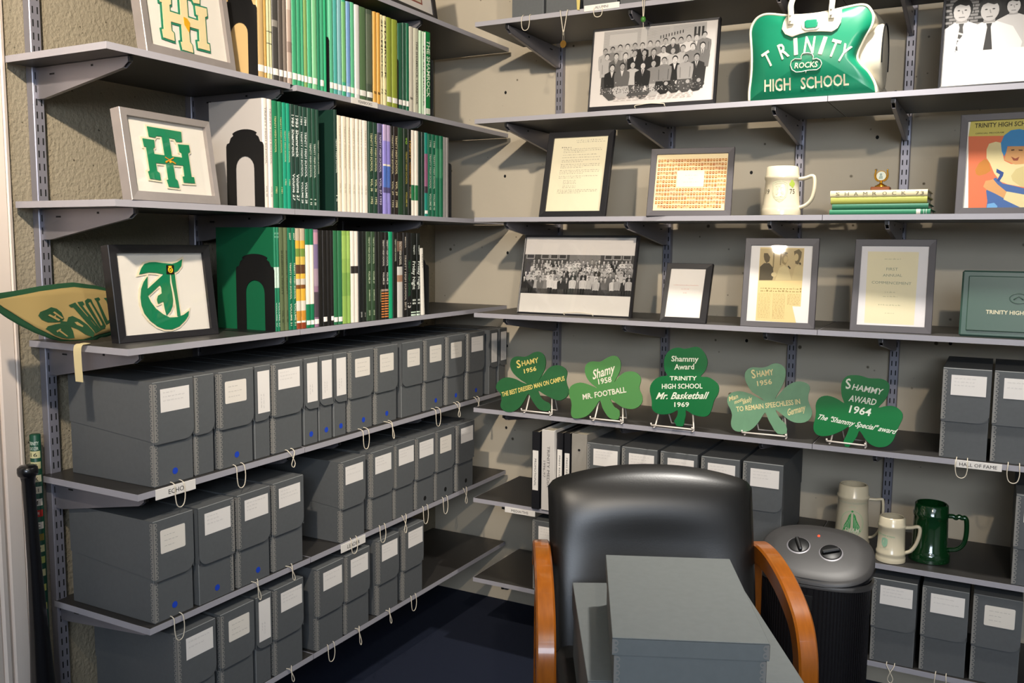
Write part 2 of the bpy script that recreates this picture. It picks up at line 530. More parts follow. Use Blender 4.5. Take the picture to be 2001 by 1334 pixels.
# traced outlines and measured poses (metres, in each thing's own plane)
DATA = {'ART': {'F1': [[(-0.0538, 0.1943), (0.0582, 0.1917), (0.053, 0.1627), (0.0345, 0.1608), (0.031, 0.1683), (-0.0115, 0.1716), (-0.0316, 0.1706), (-0.0357, 0.1653), (-0.0548, 0.1663)], [(-0.0117, 0.1727), (0.0108, 0.1696), (0.0015, 0.0551), (0.008, 0.0486), (0.0082, 0.0294), (-0.0256, 0.0309), (-0.028, 0.0498), (-0.0221, 0.0514)], [(-0.0773, 0.1591), (-0.0414, 0.1585), (-0.0442, 0.1384), (-0.0502, 0.1357), (-0.0545, 0.0714), (-0.0476, 0.0675), (-0.0491, 0.0474), (-0.0823, 0.0498), (-0.0835, 0.0694), (-0.0771, 0.072), (-0.0718, 0.1368), (-0.0781, 0.1373)], [(-0.0507, 0.1192), (0.063, 0.1166), (0.0598, 0.0945), (-0.0548, 0.0946)], [(0.0382, 0.1544), (0.0752, 0.1558), (0.0741, 0.1361), (0.0658, 0.1318), (0.0598, 0.0634), (0.0682, 0.0627), (0.0671, 0.0453), (0.0293, 0.0454), (0.0292, 0.0626), (0.0364, 0.0641), (0.044, 0.1299), (0.0378, 0.1327)]],
         'F1emb': [(-0.0094, 0.115), (0.0013, 0.1132), (0.0088, 0.1037), (0.0057, 0.0918), (0.0026, 0.0799), (-0.0035, 0.087), (-0.0099, 0.0968)],
         'F1win': [(-0.1279, 0.023), (0.1296, 0.0272)],
         'F2': [[(-0.0603, 0.1822), (0.0465, 0.181), (0.0444, 0.1556), (0.0269, 0.1538), (0.0229, 0.1603), (-0.0179, 0.1628), (-0.0369, 0.1617), (-0.0403, 0.157), (-0.0586, 0.1577)], [(-0.0182, 0.1637), (0.0035, 0.1612), (0.0057, 0.0612), (0.0125, 0.0556), (0.0146, 0.0388), (-0.0177, 0.0398), (-0.0218, 0.0563), (-0.0164, 0.0577)], [(-0.0793, 0.1512), (-0.0451, 0.151), (-0.0458, 0.1335), (-0.0512, 0.131), (-0.0491, 0.0749), (-0.0422, 0.0715), (-0.0417, 0.054), (-0.0735, 0.0557), (-0.0765, 0.0728), (-0.0707, 0.0752), (-0.0719, 0.1318), (-0.0779, 0.1322)], [(-0.0501, 0.1166), (0.0583, 0.1155), (0.0574, 0.0962), (-0.0516, 0.0951)], [(0.0311, 0.1482), (0.0662, 0.1498), (0.067, 0.1326), (0.0595, 0.1288), (0.0604, 0.069), (0.0685, 0.0685), (0.0691, 0.0533), (0.0331, 0.053), (0.0314, 0.068), (0.0381, 0.0694), (0.039, 0.1269), (0.0328, 0.1293)]],
         'F2emb': [(-0.0184, 0.1117), (0.0113, 0.0984), (0.0087, 0.1121), (-0.0195, 0.0988)],
         'F2win': [(-0.1231, 0.2), (0.1235, 0.2013), (0.1321, 0.0239), (-0.1187, 0.0223)],
         'F3': [[(-0.0703, 0.1702), (-0.0624, 0.1854), (-0.0516, 0.1965), (-0.0368, 0.2004), (-0.0201, 0.2008), (0.0038, 0.1978), (0.0306, 0.1953), (0.0475, 0.1994), (0.0638, 0.2071), (0.0588, 0.1896), (0.0457, 0.177), (0.0323, 0.1709), (0.0123, 0.1703), (-0.0049, 0.1697), (-0.0214, 0.1732), (-0.0427, 0.1747), (-0.0595, 0.172)], [(-0.0478, 0.1635), (-0.0601, 0.1504), (-0.0696, 0.1323), (-0.0741, 0.112), (-0.0739, 0.0915), (-0.0685, 0.0707), (-0.0546, 0.0513), (-0.0353, 0.0355), (-0.0147, 0.0266), (0.0071, 0.0244), (0.0305, 0.0307), (0.0502, 0.0443), (0.0621, 0.0564), (0.0665, 0.0695), (0.0498, 0.0604), (0.0289, 0.0553), (0.004, 0.0558), (-0.0143, 0.0654), (-0.0339, 0.0811), (-0.0469, 0.0994), (-0.0531, 0.1152), (-0.0521, 0.1316), (-0.0498, 0.148)], [(-0.0521, 0.1316), (-0.0017, 0.1664), (-0.0014, 0.1507), (-0.0136, 0.1417), (-0.0519, 0.1151)], [(0.0002, 0.1716), (0.0199, 0.1712), (0.0176, 0.1459), (0.0203, 0.1204), (0.0204, 0.0993), (0.0167, 0.0846), (0.0088, 0.0724), (-0.0038, 0.0616), (-0.0065, 0.0775), (-0.0085, 0.0986), (-0.0251, 0.0931), (-0.0272, 0.1037), (-0.0222, 0.1138), (-0.0105, 0.1196), (-0.0098, 0.1342), (-0.0136, 0.1417), (-0.0033, 0.155)], [(0.0243, 0.1711), (0.0348, 0.1709), (0.0351, 0.1369), (0.0368, 0.0942), (0.0381, 0.0579), (0.0292, 0.0574), (0.0294, 0.0861), (0.0275, 0.118), (0.0241, 0.1478)]],
         'F3emb': [(0.0117, 0.1924), (0.0352, 0.1921), (0.0323, 0.1677), (0.0091, 0.1683)],
         'F3win': [(-0.1311, 0.2245), (0.13, 0.2235), (0.1319, 0.0178), (-0.1305, 0.0183)],
         'RF1ph': [(0.0823, 0.9917), (0.9115, 1.0014), (0.9149, 0.1603), (0.1009, 0.1522)],
         'RF5': [('org', [(-0.1038, 0.2273), (0.1751, 0.2208), (0.1855, 0.0121), (-0.0916, 0.0153)]), ('yel', [(-0.1003, 0.2757), (0.1727, 0.27), (0.1751, 0.2208), (-0.1038, 0.2273)]), ('ball', [(-0.0808, 0.1289), (-0.0723, 0.1481), (-0.0582, 0.1597), (-0.0472, 0.152), (-0.0414, 0.1252), (-0.0535, 0.1159), (-0.0702, 0.1115), (-0.0779, 0.1166)]), ('blue', [(-0.0378, 0.0985), (-0.0277, 0.1055), (-0.0101, 0.0881), (0.0192, 0.0802), (0.0606, 0.0674), (0.1049, 0.0618), (0.1075, 0.013), (-0.0465, 0.0148), (-0.0448, 0.0383), (-0.0496, 0.0674)]), ('lblue', [(-0.0455, 0.0147), (-0.0443, 0.0299), (-0.0277, 0.0333), (-0.0188, 0.0235), (-0.0204, 0.0145)]), ('jersey', [(-0.0555, 0.1864), (-0.0502, 0.2032), (-0.0337, 0.2085), (-0.0188, 0.2042), (-0.0151, 0.175), (-0.0097, 0.1531), (0.0075, 0.1428), (0.028, 0.1421), (0.0519, 0.1532), (0.0799, 0.1568), (0.1111, 0.1321), (0.12, 0.0755), (0.0805, 0.0705), (0.0357, 0.0775), (0.0025, 0.0854), (-0.0145, 0.0931), (-0.0326, 0.1177), (-0.0448, 0.1471), (-0.0541, 0.162)]), ('cuff', [(0.0094, 0.1092), (0.0206, 0.128), (0.0525, 0.1412), (0.1009, 0.1371), (0.1042, 0.0759), (0.0357, 0.0775), (0.0143, 0.0947)]), ('skin', [(-0.0036, 0.1914), (0.0149, 0.1942), (0.0499, 0.189), (0.0536, 0.1579), (0.0383, 0.1417), (0.0179, 0.1408), (-0.0098, 0.1555), (-0.0074, 0.1674)]), ('helm', [(-0.0209, 0.2043), (-0.0138, 0.2257), (0.002, 0.2394), (0.0225, 0.2419), (0.0474, 0.2346), (0.0607, 0.2148), (0.0618, 0.1932), (0.054, 0.1888), (0.0375, 0.1924), (-0.0037, 0.1938), (-0.0067, 0.1746), (-0.0104, 0.1651), (-0.0174, 0.1799)]), ('skin', [(-0.0577, 0.0797), (-0.0524, 0.0965), (-0.0399, 0.0986), (-0.0337, 0.1008), (-0.0224, 0.086), (0.0016, 0.0639), (-0.0035, 0.0449), (-0.0272, 0.0597), (-0.0466, 0.0697)]), ('jersey', [(0.0015, 0.0651), (0.0859, 0.0457), (0.0876, 0.0132), (0.0392, 0.0138), (-0.0054, 0.0425)]), ('navy', [(-0.0271, 0.1308), (-0.0088, 0.1193), (-0.0103, 0.1098), (-0.0187, 0.0932), (-0.0251, 0.0957), (-0.0178, 0.1136), (-0.0275, 0.1199)]), ('dark', [(0.0052, 0.1838), (0.0133, 0.1846), (0.0139, 0.1815), (0.0064, 0.1804)]), ('dark', [(0.0237, 0.183), (0.034, 0.1821), (0.0337, 0.1792), (0.0243, 0.1803)]), ('lip', [(0.0062, 0.1645), (0.0169, 0.1581), (0.0269, 0.1625), (0.0234, 0.1518), (0.0131, 0.1522)])],
         'RF5t': [('TRINITY HIGH SCHOOL', -0.0891, 0.2512, 0.0688, 0.2511, 0.0134, 0), ('OFFICIAL PROGRAM', -0.0863, 0.2323, -0.0152, 0.2326, 0.0042, 0)],
         'RF6ph': [(0.0049, 0.7698), (1.0019, 0.7758), (0.9928, 0.2577), (0.0069, 0.2444)],
         'RF8': [[(0.1483, 0.9763), (0.8643, 0.9708), (0.8632, 0.2129), (0.7309, 0.2134), (0.8062, 0.0019), (0.1494, 0.0102)], [(0.1498, 0.9598), (0.8568, 0.9641), (0.8641, 0.5497), (0.1596, 0.5358)], [(0.1615, 0.5406), (0.1628, 0.7191), (0.228, 0.7683), (0.3118, 0.7694), (0.3766, 0.7125), (0.3979, 0.6074), (0.3798, 0.5449)], [(0.2139, 0.8553), (0.2159, 0.899), (0.2759, 0.8994), (0.3227, 0.8467), (0.31, 0.7886), (0.264, 0.7688), (0.2304, 0.807)], [(0.4272, 0.5458), (0.4781, 0.7044), (0.5512, 0.7436), (0.6248, 0.7065), (0.6906, 0.551)], [(0.5075, 0.8389), (0.5391, 0.8824), (0.5987, 0.8733), (0.6158, 0.8113), (0.5747, 0.7439), (0.5193, 0.7719)], [(0.6906, 0.551), (0.7288, 0.7175), (0.7612, 0.7464), (0.861, 0.7288), (0.8637, 0.5544)], [(0.6996, 0.9267), (0.7786, 0.9559), (0.8281, 0.9182), (0.822, 0.8515), (0.7836, 0.7562), (0.7365, 0.7651)], [(0.3663, 0.9582), (0.3902, 0.9583), (0.3893, 0.7031), (0.3715, 0.7028)], [(0.4851, 0.9589), (0.5088, 0.9591), (0.5042, 0.743), (0.4865, 0.7428)]],
         'RF9': [[(0.095, 0.9317), (0.8539, 0.9298), (0.8453, 0.025), (0.1131, 0.0289)]],
         'RF9l': [('', 0.3545, 0.8328, 0.5953, 0.8347, 0.0137), ('', 0.3891, 0.4167, 0.5425, 0.4189, 0.0134), ('', 0.365, 0.3632, 0.5805, 0.366, 0.0133), ('', 0.3055, 0.2559, 0.6393, 0.2592, 0.0132), ('', 0.4109, 0.1556, 0.5463, 0.1565, 0.0132)],
         'RF9t': [('FIRST', 0.389, 0.6949, 0.5605, 0.6952, 0.0407), ('ANNUAL', 0.3438, 0.616, 0.6288, 0.6189, 0.0386), ('COMMENCEMENT', 0.1839, 0.5261, 0.771, 0.5187, 0.0384)]},
 'BAG': {'arc': [('T', -0.1238, 0.1027, -0.1462, 0.1457), ('R', -0.08, 0.1216, -0.0977, 0.1661), ('I', -0.0498, 0.1269, -0.0548, 0.1778), ('N', -0.0142, 0.1282, -0.0096, 0.1778), ('I', 0.0191, 0.123, 0.0333, 0.1726), ('T', 0.05, 0.1136, 0.0663, 0.1606), ('Y', 0.0733, 0.0995, 0.0981, 0.1433)], 'front': [(-0.1928, 0.0101), (-0.1936, 0.0345), (-0.1907, 0.0644), (-0.1887, 0.0988), (-0.1899, 0.145), (-0.1944, 0.1913), (-0.1959, 0.2143), (-0.1908, 0.2344), (-0.1769, 0.2523), (-0.1564, 0.2603), (-0.131, 0.2589), (-0.0988, 0.2522), (-0.058, 0.2473), (0.004, 0.2461), (0.0685, 0.2536), (0.1003, 0.2572), (0.1234, 0.2578), (0.1404, 0.2516), (0.1538, 0.2329), (0.1578, 0.2153), (0.1536, 0.1943), (0.14, 0.1719), (0.1267, 0.1428), (0.1192, 0.1218), (0.119, 0.1043), (0.1314, 0.0858), (0.1492, 0.0669), (0.1627, 0.0463), (0.172, 0.026), (0.1761, 0.0061)], 'plate': [(-0.0851, 0.2492), (-0.0932, 0.2265), (-0.0958, 0.2065), (-0.085, 0.1897), (-0.0642, 0.1787), (-0.0421, 0.1844), (-0.0156, 0.1884), (0.0197, 0.186), (0.0502, 0.1819), (0.0649, 0.1925), (0.0727, 0.2092), (0.0738, 0.2308), (0.0696, 0.2535), (0.004, 0.2461), (-0.058, 0.2473)], 'rim': [(-0.0388, 0.2141), (-0.0352, 0.2349), (0.0109, 0.2365), (0.0147, 0.224), (0.0148, 0.1976), (0.0084, 0.1927), (-0.0269, 0.1933), (-0.036, 0.2005)], 'stem': [(-0.0198, 0.0783), (-0.0207, 0.0712), (-0.0106, 0.0709), (-0.0125, 0.0786)], 'strap': [[(-0.0781, 0.3008), (-0.0606, 0.2988), (-0.0576, 0.2473), (-0.0537, 0.2224), (-0.0634, 0.2133), (-0.0751, 0.2246), (-0.0738, 0.2491)], [(0.0376, 0.2873), (0.0543, 0.2853), (0.0569, 0.2501), (0.0601, 0.2258), (0.0476, 0.2184), (0.0352, 0.2284), (0.0384, 0.2544)]], 'tre': [(-0.0198, 0.0783), (-0.0331, 0.076), (-0.0488, 0.0762), (-0.0604, 0.0839), (-0.0655, 0.0978), (-0.0625, 0.1089), (-0.0526, 0.1148), (-0.0335, 0.112), (-0.0349, 0.12), (-0.0308, 0.1274), (-0.0175, 0.1285), (-0.0041, 0.1251), (0.0007, 0.1168), (-0.0012, 0.1081), (0.0098, 0.1105), (0.021, 0.104), (0.0247, 0.0948), (0.0208, 0.084), (0.0111, 0.0781), (-0.011, 0.0787)], 'txt': [('HIGH', -0.1442, 0.0287, -0.0649, 0.0281, 0.0355, 0), ('SCHOOL', -0.0356, 0.0285, 0.1011, 0.0301, 0.0324, 0), ('ROCKS', -0.0533, 0.0874, 0.0125, 0.0864, 0.0162, 0.12)], 'win': [(-0.0291, 0.2198), (-0.0237, 0.2237), (0.0049, 0.2233), (0.0098, 0.2212), (0.0091, 0.2026), (0.0038, 0.1987), (-0.0205, 0.1989), (-0.0277, 0.203)]},
 'BOOKS': {1: [(-1.4466, -1.4202), (-1.4196, -1.4096), (-1.409, -1.399), (-1.3987, -1.3868), (-1.3862, -1.362), (-1.3614, -1.3439), (-1.3433, -1.3296), (-1.329, -1.3095), (-1.3089, -1.2885), (-1.2879, -1.2714), (-1.2711, -1.2577), (-1.2574, -1.2429), (-1.2426, -1.224), (-1.2233, -1.2027), (-1.2021, -1.1891), (-1.1884, -1.1705), (-1.1698, -1.1587), (-1.1471, -1.1283), (-1.1276, -1.1075), (-1.1064, -1.0868), (-1.0864, -1.0672), (-1.0661, -1.0471), (-1.0504, -1.0268), (-1.0259, -1.002), (-1.0011, -0.9664), (-0.9645, -0.9325), (-0.931, -0.9125), (-0.9121, -0.8948), (-0.8943, -0.878), (-0.8775, -0.8599), (-0.8589, -0.8309), (-0.8298, -0.7992), (-0.7982, -0.7708), (-0.7697, -0.7504), (-0.7494, -0.732), (-0.731, -0.7057), (-0.7046, -0.674), (-0.6729, -0.6554), (-0.6542, -0.6428), (-0.6417, -0.6336), (-0.6325, -0.6)], 2: [(-1.4336, -1.414), (-1.4136, -1.3959), (-1.3952, -1.3717), (-1.371, -1.3553), (-1.3546, -1.338), (-1.3377, -1.3224), (-1.3217, -1.3055), (-1.3043, -1.2856), (-1.2848, -1.2698), (-1.2691, -1.2499), (-1.2491, -1.2305), (-1.2297, -1.2121), (-1.2117, -1.198), (-1.1296, -1.1161), (-1.1157, -1.0949), (-1.0941, -1.0712), (-1.0697, -1.0492), (-1.0483, -1.0254), (-1.0245, -1.0076), (-1.0067, -0.9904), (-0.9895, -0.9639), (-0.9602, -0.935), (-0.9341, -0.9124), (-0.9114, -0.8884), (-0.8826, -0.8612), (-0.8607, -0.8405), (-0.8395, -0.8245), (-0.8235, -0.7983), (-0.7968, -0.767), (-0.7655, -0.7404), (-0.7394, -0.7203), (-0.7193, -0.7), (-0.6995, -0.6795), (-0.6784, -0.6593), (-0.6587, -0.641), (-0.6399, -0.6198), (-0.6181, -0.5938), (-0.5932, -0.5691), (-0.5679, -0.5435), (-0.5423, -0.5199), (-0.517, -0.5003), (-0.4997, -0.4816)], 3: [(-1.3975, -1.3879), (-1.3879, -1.3775), (-1.3757, -1.3579), (-1.3572, -1.3433), (-1.3426, -1.3259), (-1.3248, -1.3091), (-1.3083, -1.2894), (-1.2874, -1.2671), (-1.2663, -1.2476), (-1.2476, -1.2311), (-1.2295, -1.2091), (-1.2087, -1.1897), (-1.1893, -1.1705), (-1.1696, -1.1547), (-1.1543, -1.1414), (-1.1409, -1.1211), (-1.1198, -1.0997), (-1.0988, -1.0745), (-1.0741, -1.057), (-1.056, -1.0373), (-1.0369, -1.018), (-1.0166, -0.9966), (-0.9957, -0.9763), (-0.9753, -0.9505), (-0.9496, -0.9287), (-0.9278, -0.9129), (-0.9124, -0.8974), (-0.8959, -0.8749), (-0.8744, -0.8555), (-0.8535, -0.8315), (-0.8294, -0.806), (-0.8045, -0.7739), (-0.7729, -0.7513), (-0.7503, -0.7241), (-0.7236, -0.6922), (-0.6916, -0.6702), (-0.6663, -0.6373)]},
 'FRAMES': {'F1': ('L', (0.3664, -1.656, 1.9798), 0.03, 0.15, 0.294, 0.225), 'F2': ('L', (0.3824, -1.7321, 1.6313), 0.049, 0.15, 0.2863, 0.2174), 'F3': ('L', (0.2864, -1.6839, 1.2846), -0.066, 0.131, 0.3052, 0.2448), 'RF1': ('R', (1.1358, -0.471, 1.9798), 0.034, 0.154, 0.4295, 0.2787), 'RF2': ('R', (2.1865, -0.456, 1.9798), 0.0, 0.16, 0.4, 0.31), 'RF3': ('R', (0.8607, -0.466, 1.6313), 0.016, 0.263, 0.2469, 0.3096), 'RF4': ('R', (1.274, -0.466, 1.6313), 0.158, 0.311, 0.2703, 0.2345), 'RF5': ('R', (2.1738, -0.446, 1.6313), 0.0, 0.2, 0.251, 0.289), 'RF6': ('R', (0.8359, -0.39, 1.2846), 0.02, 0.231, 0.4437, 0.293), 'RF7': ('R', (1.2626, -0.456, 1.2846), 0.038, 0.39, 0.1554, 0.209), 'RF8': ('R', (1.5691, -0.466, 1.2846), 0.081, 0.199, 0.224, 0.283), 'RF9': ('R', (1.8935, -0.441, 1.2846), 0.046, 0.254, 0.2252, 0.2851)},
 'PEN': {'bot': [(-2.1053, 1.3922), (-2.0955, 1.3788), (-2.0786, 1.3623), (-2.0525, 1.3412), (-2.0256, 1.3232), (-1.9883, 1.3057), (-1.9572, 1.2974), (-1.9291, 1.2948), (-1.8961, 1.2937), (-1.8729, 1.2926), (-1.8557, 1.292), (-1.8447, 1.2958), (-1.8228, 1.2948), (-1.7957, 1.2983), (-1.7542, 1.3007)], 'holes': [[(-1.8655, 1.3818), (-1.859, 1.3842), (-1.8344, 1.3304), (-1.8335, 1.3246), (-1.839, 1.325)], [(-1.9874, 1.3606), (-1.9815, 1.3629), (-1.9537, 1.3483), (-1.9588, 1.345)], [(-1.9716, 1.3659), (-1.9665, 1.3683), (-1.9426, 1.3503), (-1.9486, 1.3498)], [(-1.9751, 1.3543), (-1.966, 1.3601), (-1.9631, 1.3577), (-1.9723, 1.3521)], [(-1.9717, 1.3233), (-1.9577, 1.3276), (-1.9564, 1.3248), (-1.97, 1.3195)], [(-1.9649, 1.3227), (-1.9598, 1.3245), (-1.9386, 1.3077), (-1.9427, 1.3071)], [(-1.9147, 1.3391), (-1.9064, 1.3394), (-1.8923, 1.329), (-1.8946, 1.3258), (-1.9088, 1.3321)]], 'inner': [(-2.0934, 1.4013), (-2.0453, 1.4087), (-1.9923, 1.4163), (-1.9371, 1.4204), (-1.8962, 1.4221), (-1.8712, 1.4187), (-1.8327, 1.4143), (-1.8053, 1.4093), (-1.7502, 1.3932), (-1.7539, 1.3086), (-1.793, 1.3088), (-1.8223, 1.3054), (-1.8443, 1.3044), (-1.8725, 1.3001), (-1.896, 1.2965), (-1.929, 1.2976), (-1.957, 1.302), (-1.984, 1.3134), (-2.0194, 1.3334), (-2.0445, 1.3538), (-2.0672, 1.3736), (-2.0844, 1.3868)], 'leaves': [[(-1.9406, 1.3492), (-1.9459, 1.3642), (-1.9574, 1.374), (-1.9729, 1.3786), (-1.9867, 1.374), (-2.0042, 1.3697), (-2.0113, 1.3613), (-2.0052, 1.3519), (-1.9902, 1.3446), (-1.9707, 1.3432), (-1.951, 1.3426)], [(-1.9509, 1.3445), (-1.9551, 1.3393), (-1.971, 1.3386), (-1.9925, 1.3358), (-2.0005, 1.3301), (-1.9912, 1.324), (-1.9781, 1.3138), (-1.9587, 1.3067), (-1.9389, 1.3013), (-1.9206, 1.3015), (-1.9218, 1.3183), (-1.9309, 1.3412)], [(-1.9349, 1.3415), (-1.9283, 1.3521), (-1.916, 1.354), (-1.8978, 1.3444), (-1.8796, 1.3299), (-1.8635, 1.3098), (-1.8705, 1.299), (-1.8912, 1.3083), (-1.9073, 1.3209), (-1.9274, 1.3299)]], 'letters': [[(-1.9219, 1.3802), (-1.9021, 1.3856), (-1.8972, 1.3788), (-1.8502, 1.3182), (-1.8439, 1.3129), (-1.8615, 1.3077), (-1.8644, 1.3146), (-1.9099, 1.374), (-1.917, 1.3744)], [(-1.8958, 1.3862), (-1.8801, 1.3872), (-1.8762, 1.3795), (-1.8827, 1.3762), (-1.8436, 1.3196), (-1.8384, 1.3144), (-1.8505, 1.3116), (-1.8562, 1.3282), (-1.8921, 1.3776)], [(-1.8809, 1.347), (-1.8658, 1.3535), (-1.8619, 1.3438), (-1.875, 1.3371)], [(-1.8737, 1.3878), (-1.8639, 1.393), (-1.8533, 1.3906), (-1.8495, 1.379), (-1.8214, 1.3236), (-1.8262, 1.3163), (-1.8394, 1.3154), (-1.8476, 1.3275), (-1.8732, 1.3765)], [(-1.8435, 1.392), (-1.8292, 1.3941), (-1.8251, 1.3891), (-1.8318, 1.3857), (-1.8121, 1.3345), (-1.8052, 1.3379), (-1.801, 1.3318), (-1.8191, 1.3254), (-1.8232, 1.3334), (-1.8384, 1.3841)], [(-1.8139, 1.3915), (-1.7982, 1.3926), (-1.7828, 1.3831), (-1.7845, 1.3462), (-1.7984, 1.3394), (-1.8076, 1.3844)]], 'strap': [(-1.9087, 1.2911), (-1.8961, 1.2946), (-1.8835, 1.2926), (-1.8925, 1.2821), (-1.8959, 1.2542), (-1.8948, 1.2116), (-1.9115, 1.2127), (-1.913, 1.2466), (-1.9117, 1.2802)], 'top': [(-2.1042, 1.4126), (-2.0935, 1.4147), (-2.0447, 1.4203), (-1.9917, 1.4279), (-1.9365, 1.4322), (-1.8956, 1.4335), (-1.8706, 1.4299), (-1.8322, 1.4238), (-1.805, 1.417), (-1.7497, 1.404)]},
 'PLAQUES': [{'base': (0.747, -0.478, 0.9441), 'outline': [(-0.0787, 0.1917), (-0.064, 0.1967), (-0.048, 0.2076), (-0.0314, 0.2135), (-0.0161, 0.2126), (-0.0018, 0.2027), (0.0068, 0.1867), (0.0093, 0.1684), (0.0066, 0.1487), (-0.0022, 0.1267), (-0.0133, 0.1054), (0.0036, 0.131), (0.018, 0.1515), (0.0314, 0.1631), (0.0496, 0.1697), (0.0686, 0.1697), (0.0864, 0.1623), (0.0965, 0.1496), (0.0972, 0.1362), (0.096, 0.1208), (0.1026, 0.1022), (0.1108, 0.0876), (0.1127, 0.0725), (0.1042, 0.0584), (0.0888, 0.0485), (0.0703, 0.0459), (0.0462, 0.0524), (0.0217, 0.0608), (0.0057, 0.0681), (-0.0069, 0.0738), (-0.0048, 0.0663), (0.0084, 0.0481), (0.0269, 0.0381), (0.0436, 0.032), (0.0469, 0.0074), (0.0111, 0.0049), (-0.0115, 0.0212), (-0.0293, 0.0409), (-0.0438, 0.0591), (-0.0535, 0.0426), (-0.0672, 0.0161), (-0.0843, -0.0031), (-0.1071, -0.013), (-0.1294, -0.0122), (-0.145, -0.0049), (-0.1525, 0.0082), (-0.1509, 0.0281), (-0.157, 0.0473), (-0.1687, 0.0582), (-0.1791, 0.0673), (-0.18, 0.0811), (-0.17, 0.0979), (-0.1514, 0.1092), (-0.1294, 0.1119), (-0.1044, 0.108), (-0.0789, 0.0992), (-0.0552, 0.0942), (-0.0797, 0.105), (-0.1037, 0.1189), (-0.1213, 0.1333), (-0.1316, 0.1504), (-0.1341, 0.1681), (-0.1283, 0.1825), (-0.1138, 0.1904), (-0.0963, 0.1916)], 'texts': [('S', -0.1023, 0.1476, -0.0865, 0.1533, 0.0294, 0), ('HAMY', -0.0837, 0.1568, -0.0186, 0.1752, 0.0195, 0), ('1956', -0.0713, 0.1312, -0.0232, 0.1455, 0.0165, 0), ('THE BEST DRESSED MAN ON CAMPUS', -0.1491, 0.0391, 0.0926, 0.1186, 0.0173, 0)], 'tilt': 0.25, 'yaw': 0.0}, {'base': (1.02, -0.488, 0.9441), 'outline': [(-0.0527, 0.1948), (-0.0367, 0.2046), (-0.0209, 0.2147), (-0.0044, 0.2199), (0.0108, 0.2169), (0.0219, 0.2036), (0.0258, 0.1879), (0.0248, 0.1699), (0.0186, 0.1515), (0.0079, 0.1268), (0.0214, 0.1457), (0.0383, 0.1629), (0.0563, 0.1693), (0.0771, 0.1698), (0.0946, 0.1613), (0.1027, 0.1481), (0.1028, 0.1344), (0.1003, 0.1204), (0.1039, 0.107), (0.1114, 0.0959), (0.116, 0.0826), (0.1157, 0.067), (0.1051, 0.0524), (0.0876, 0.0439), (0.065, 0.0428), (0.0436, 0.0477), (0.0235, 0.0587), (0.0009, 0.0705), (0.0063, 0.0611), (0.0189, 0.0444), (0.0391, 0.0335), (0.0384, 0.0039), (0.009, 0.004), (-0.0098, 0.0199), (-0.0251, 0.0403), (-0.0353, 0.0623), (-0.047, 0.0443), (-0.0613, 0.021), (-0.0785, 0.0034), (-0.1012, -0.0059), (-0.1227, -0.009), (-0.1346, -0.0021), (-0.1388, 0.0136), (-0.1392, 0.0338), (-0.1438, 0.0516), (-0.1524, 0.0671), (-0.1559, 0.0851), (-0.1522, 0.0997), (-0.1382, 0.111), (-0.1169, 0.1172), (-0.0949, 0.1155), (-0.0723, 0.1093), (-0.0511, 0.103), (-0.0732, 0.1162), (-0.0903, 0.131), (-0.1012, 0.1484), (-0.1054, 0.1643), (-0.1031, 0.1808), (-0.0914, 0.1917), (-0.0723, 0.1955)], 'texts': [('Shamy', -0.0708, 0.1315, 0.0067, 0.1626, 0.0329, 0.3), ('1958', -0.0473, 0.1163, 0.0002, 0.1291, 0.0198, 0), ('MR. FOOTBALL', -0.0986, 0.0587, 0.0574, 0.0982, 0.0197, 0)], 'tilt': 0.25, 'yaw': 0.0},
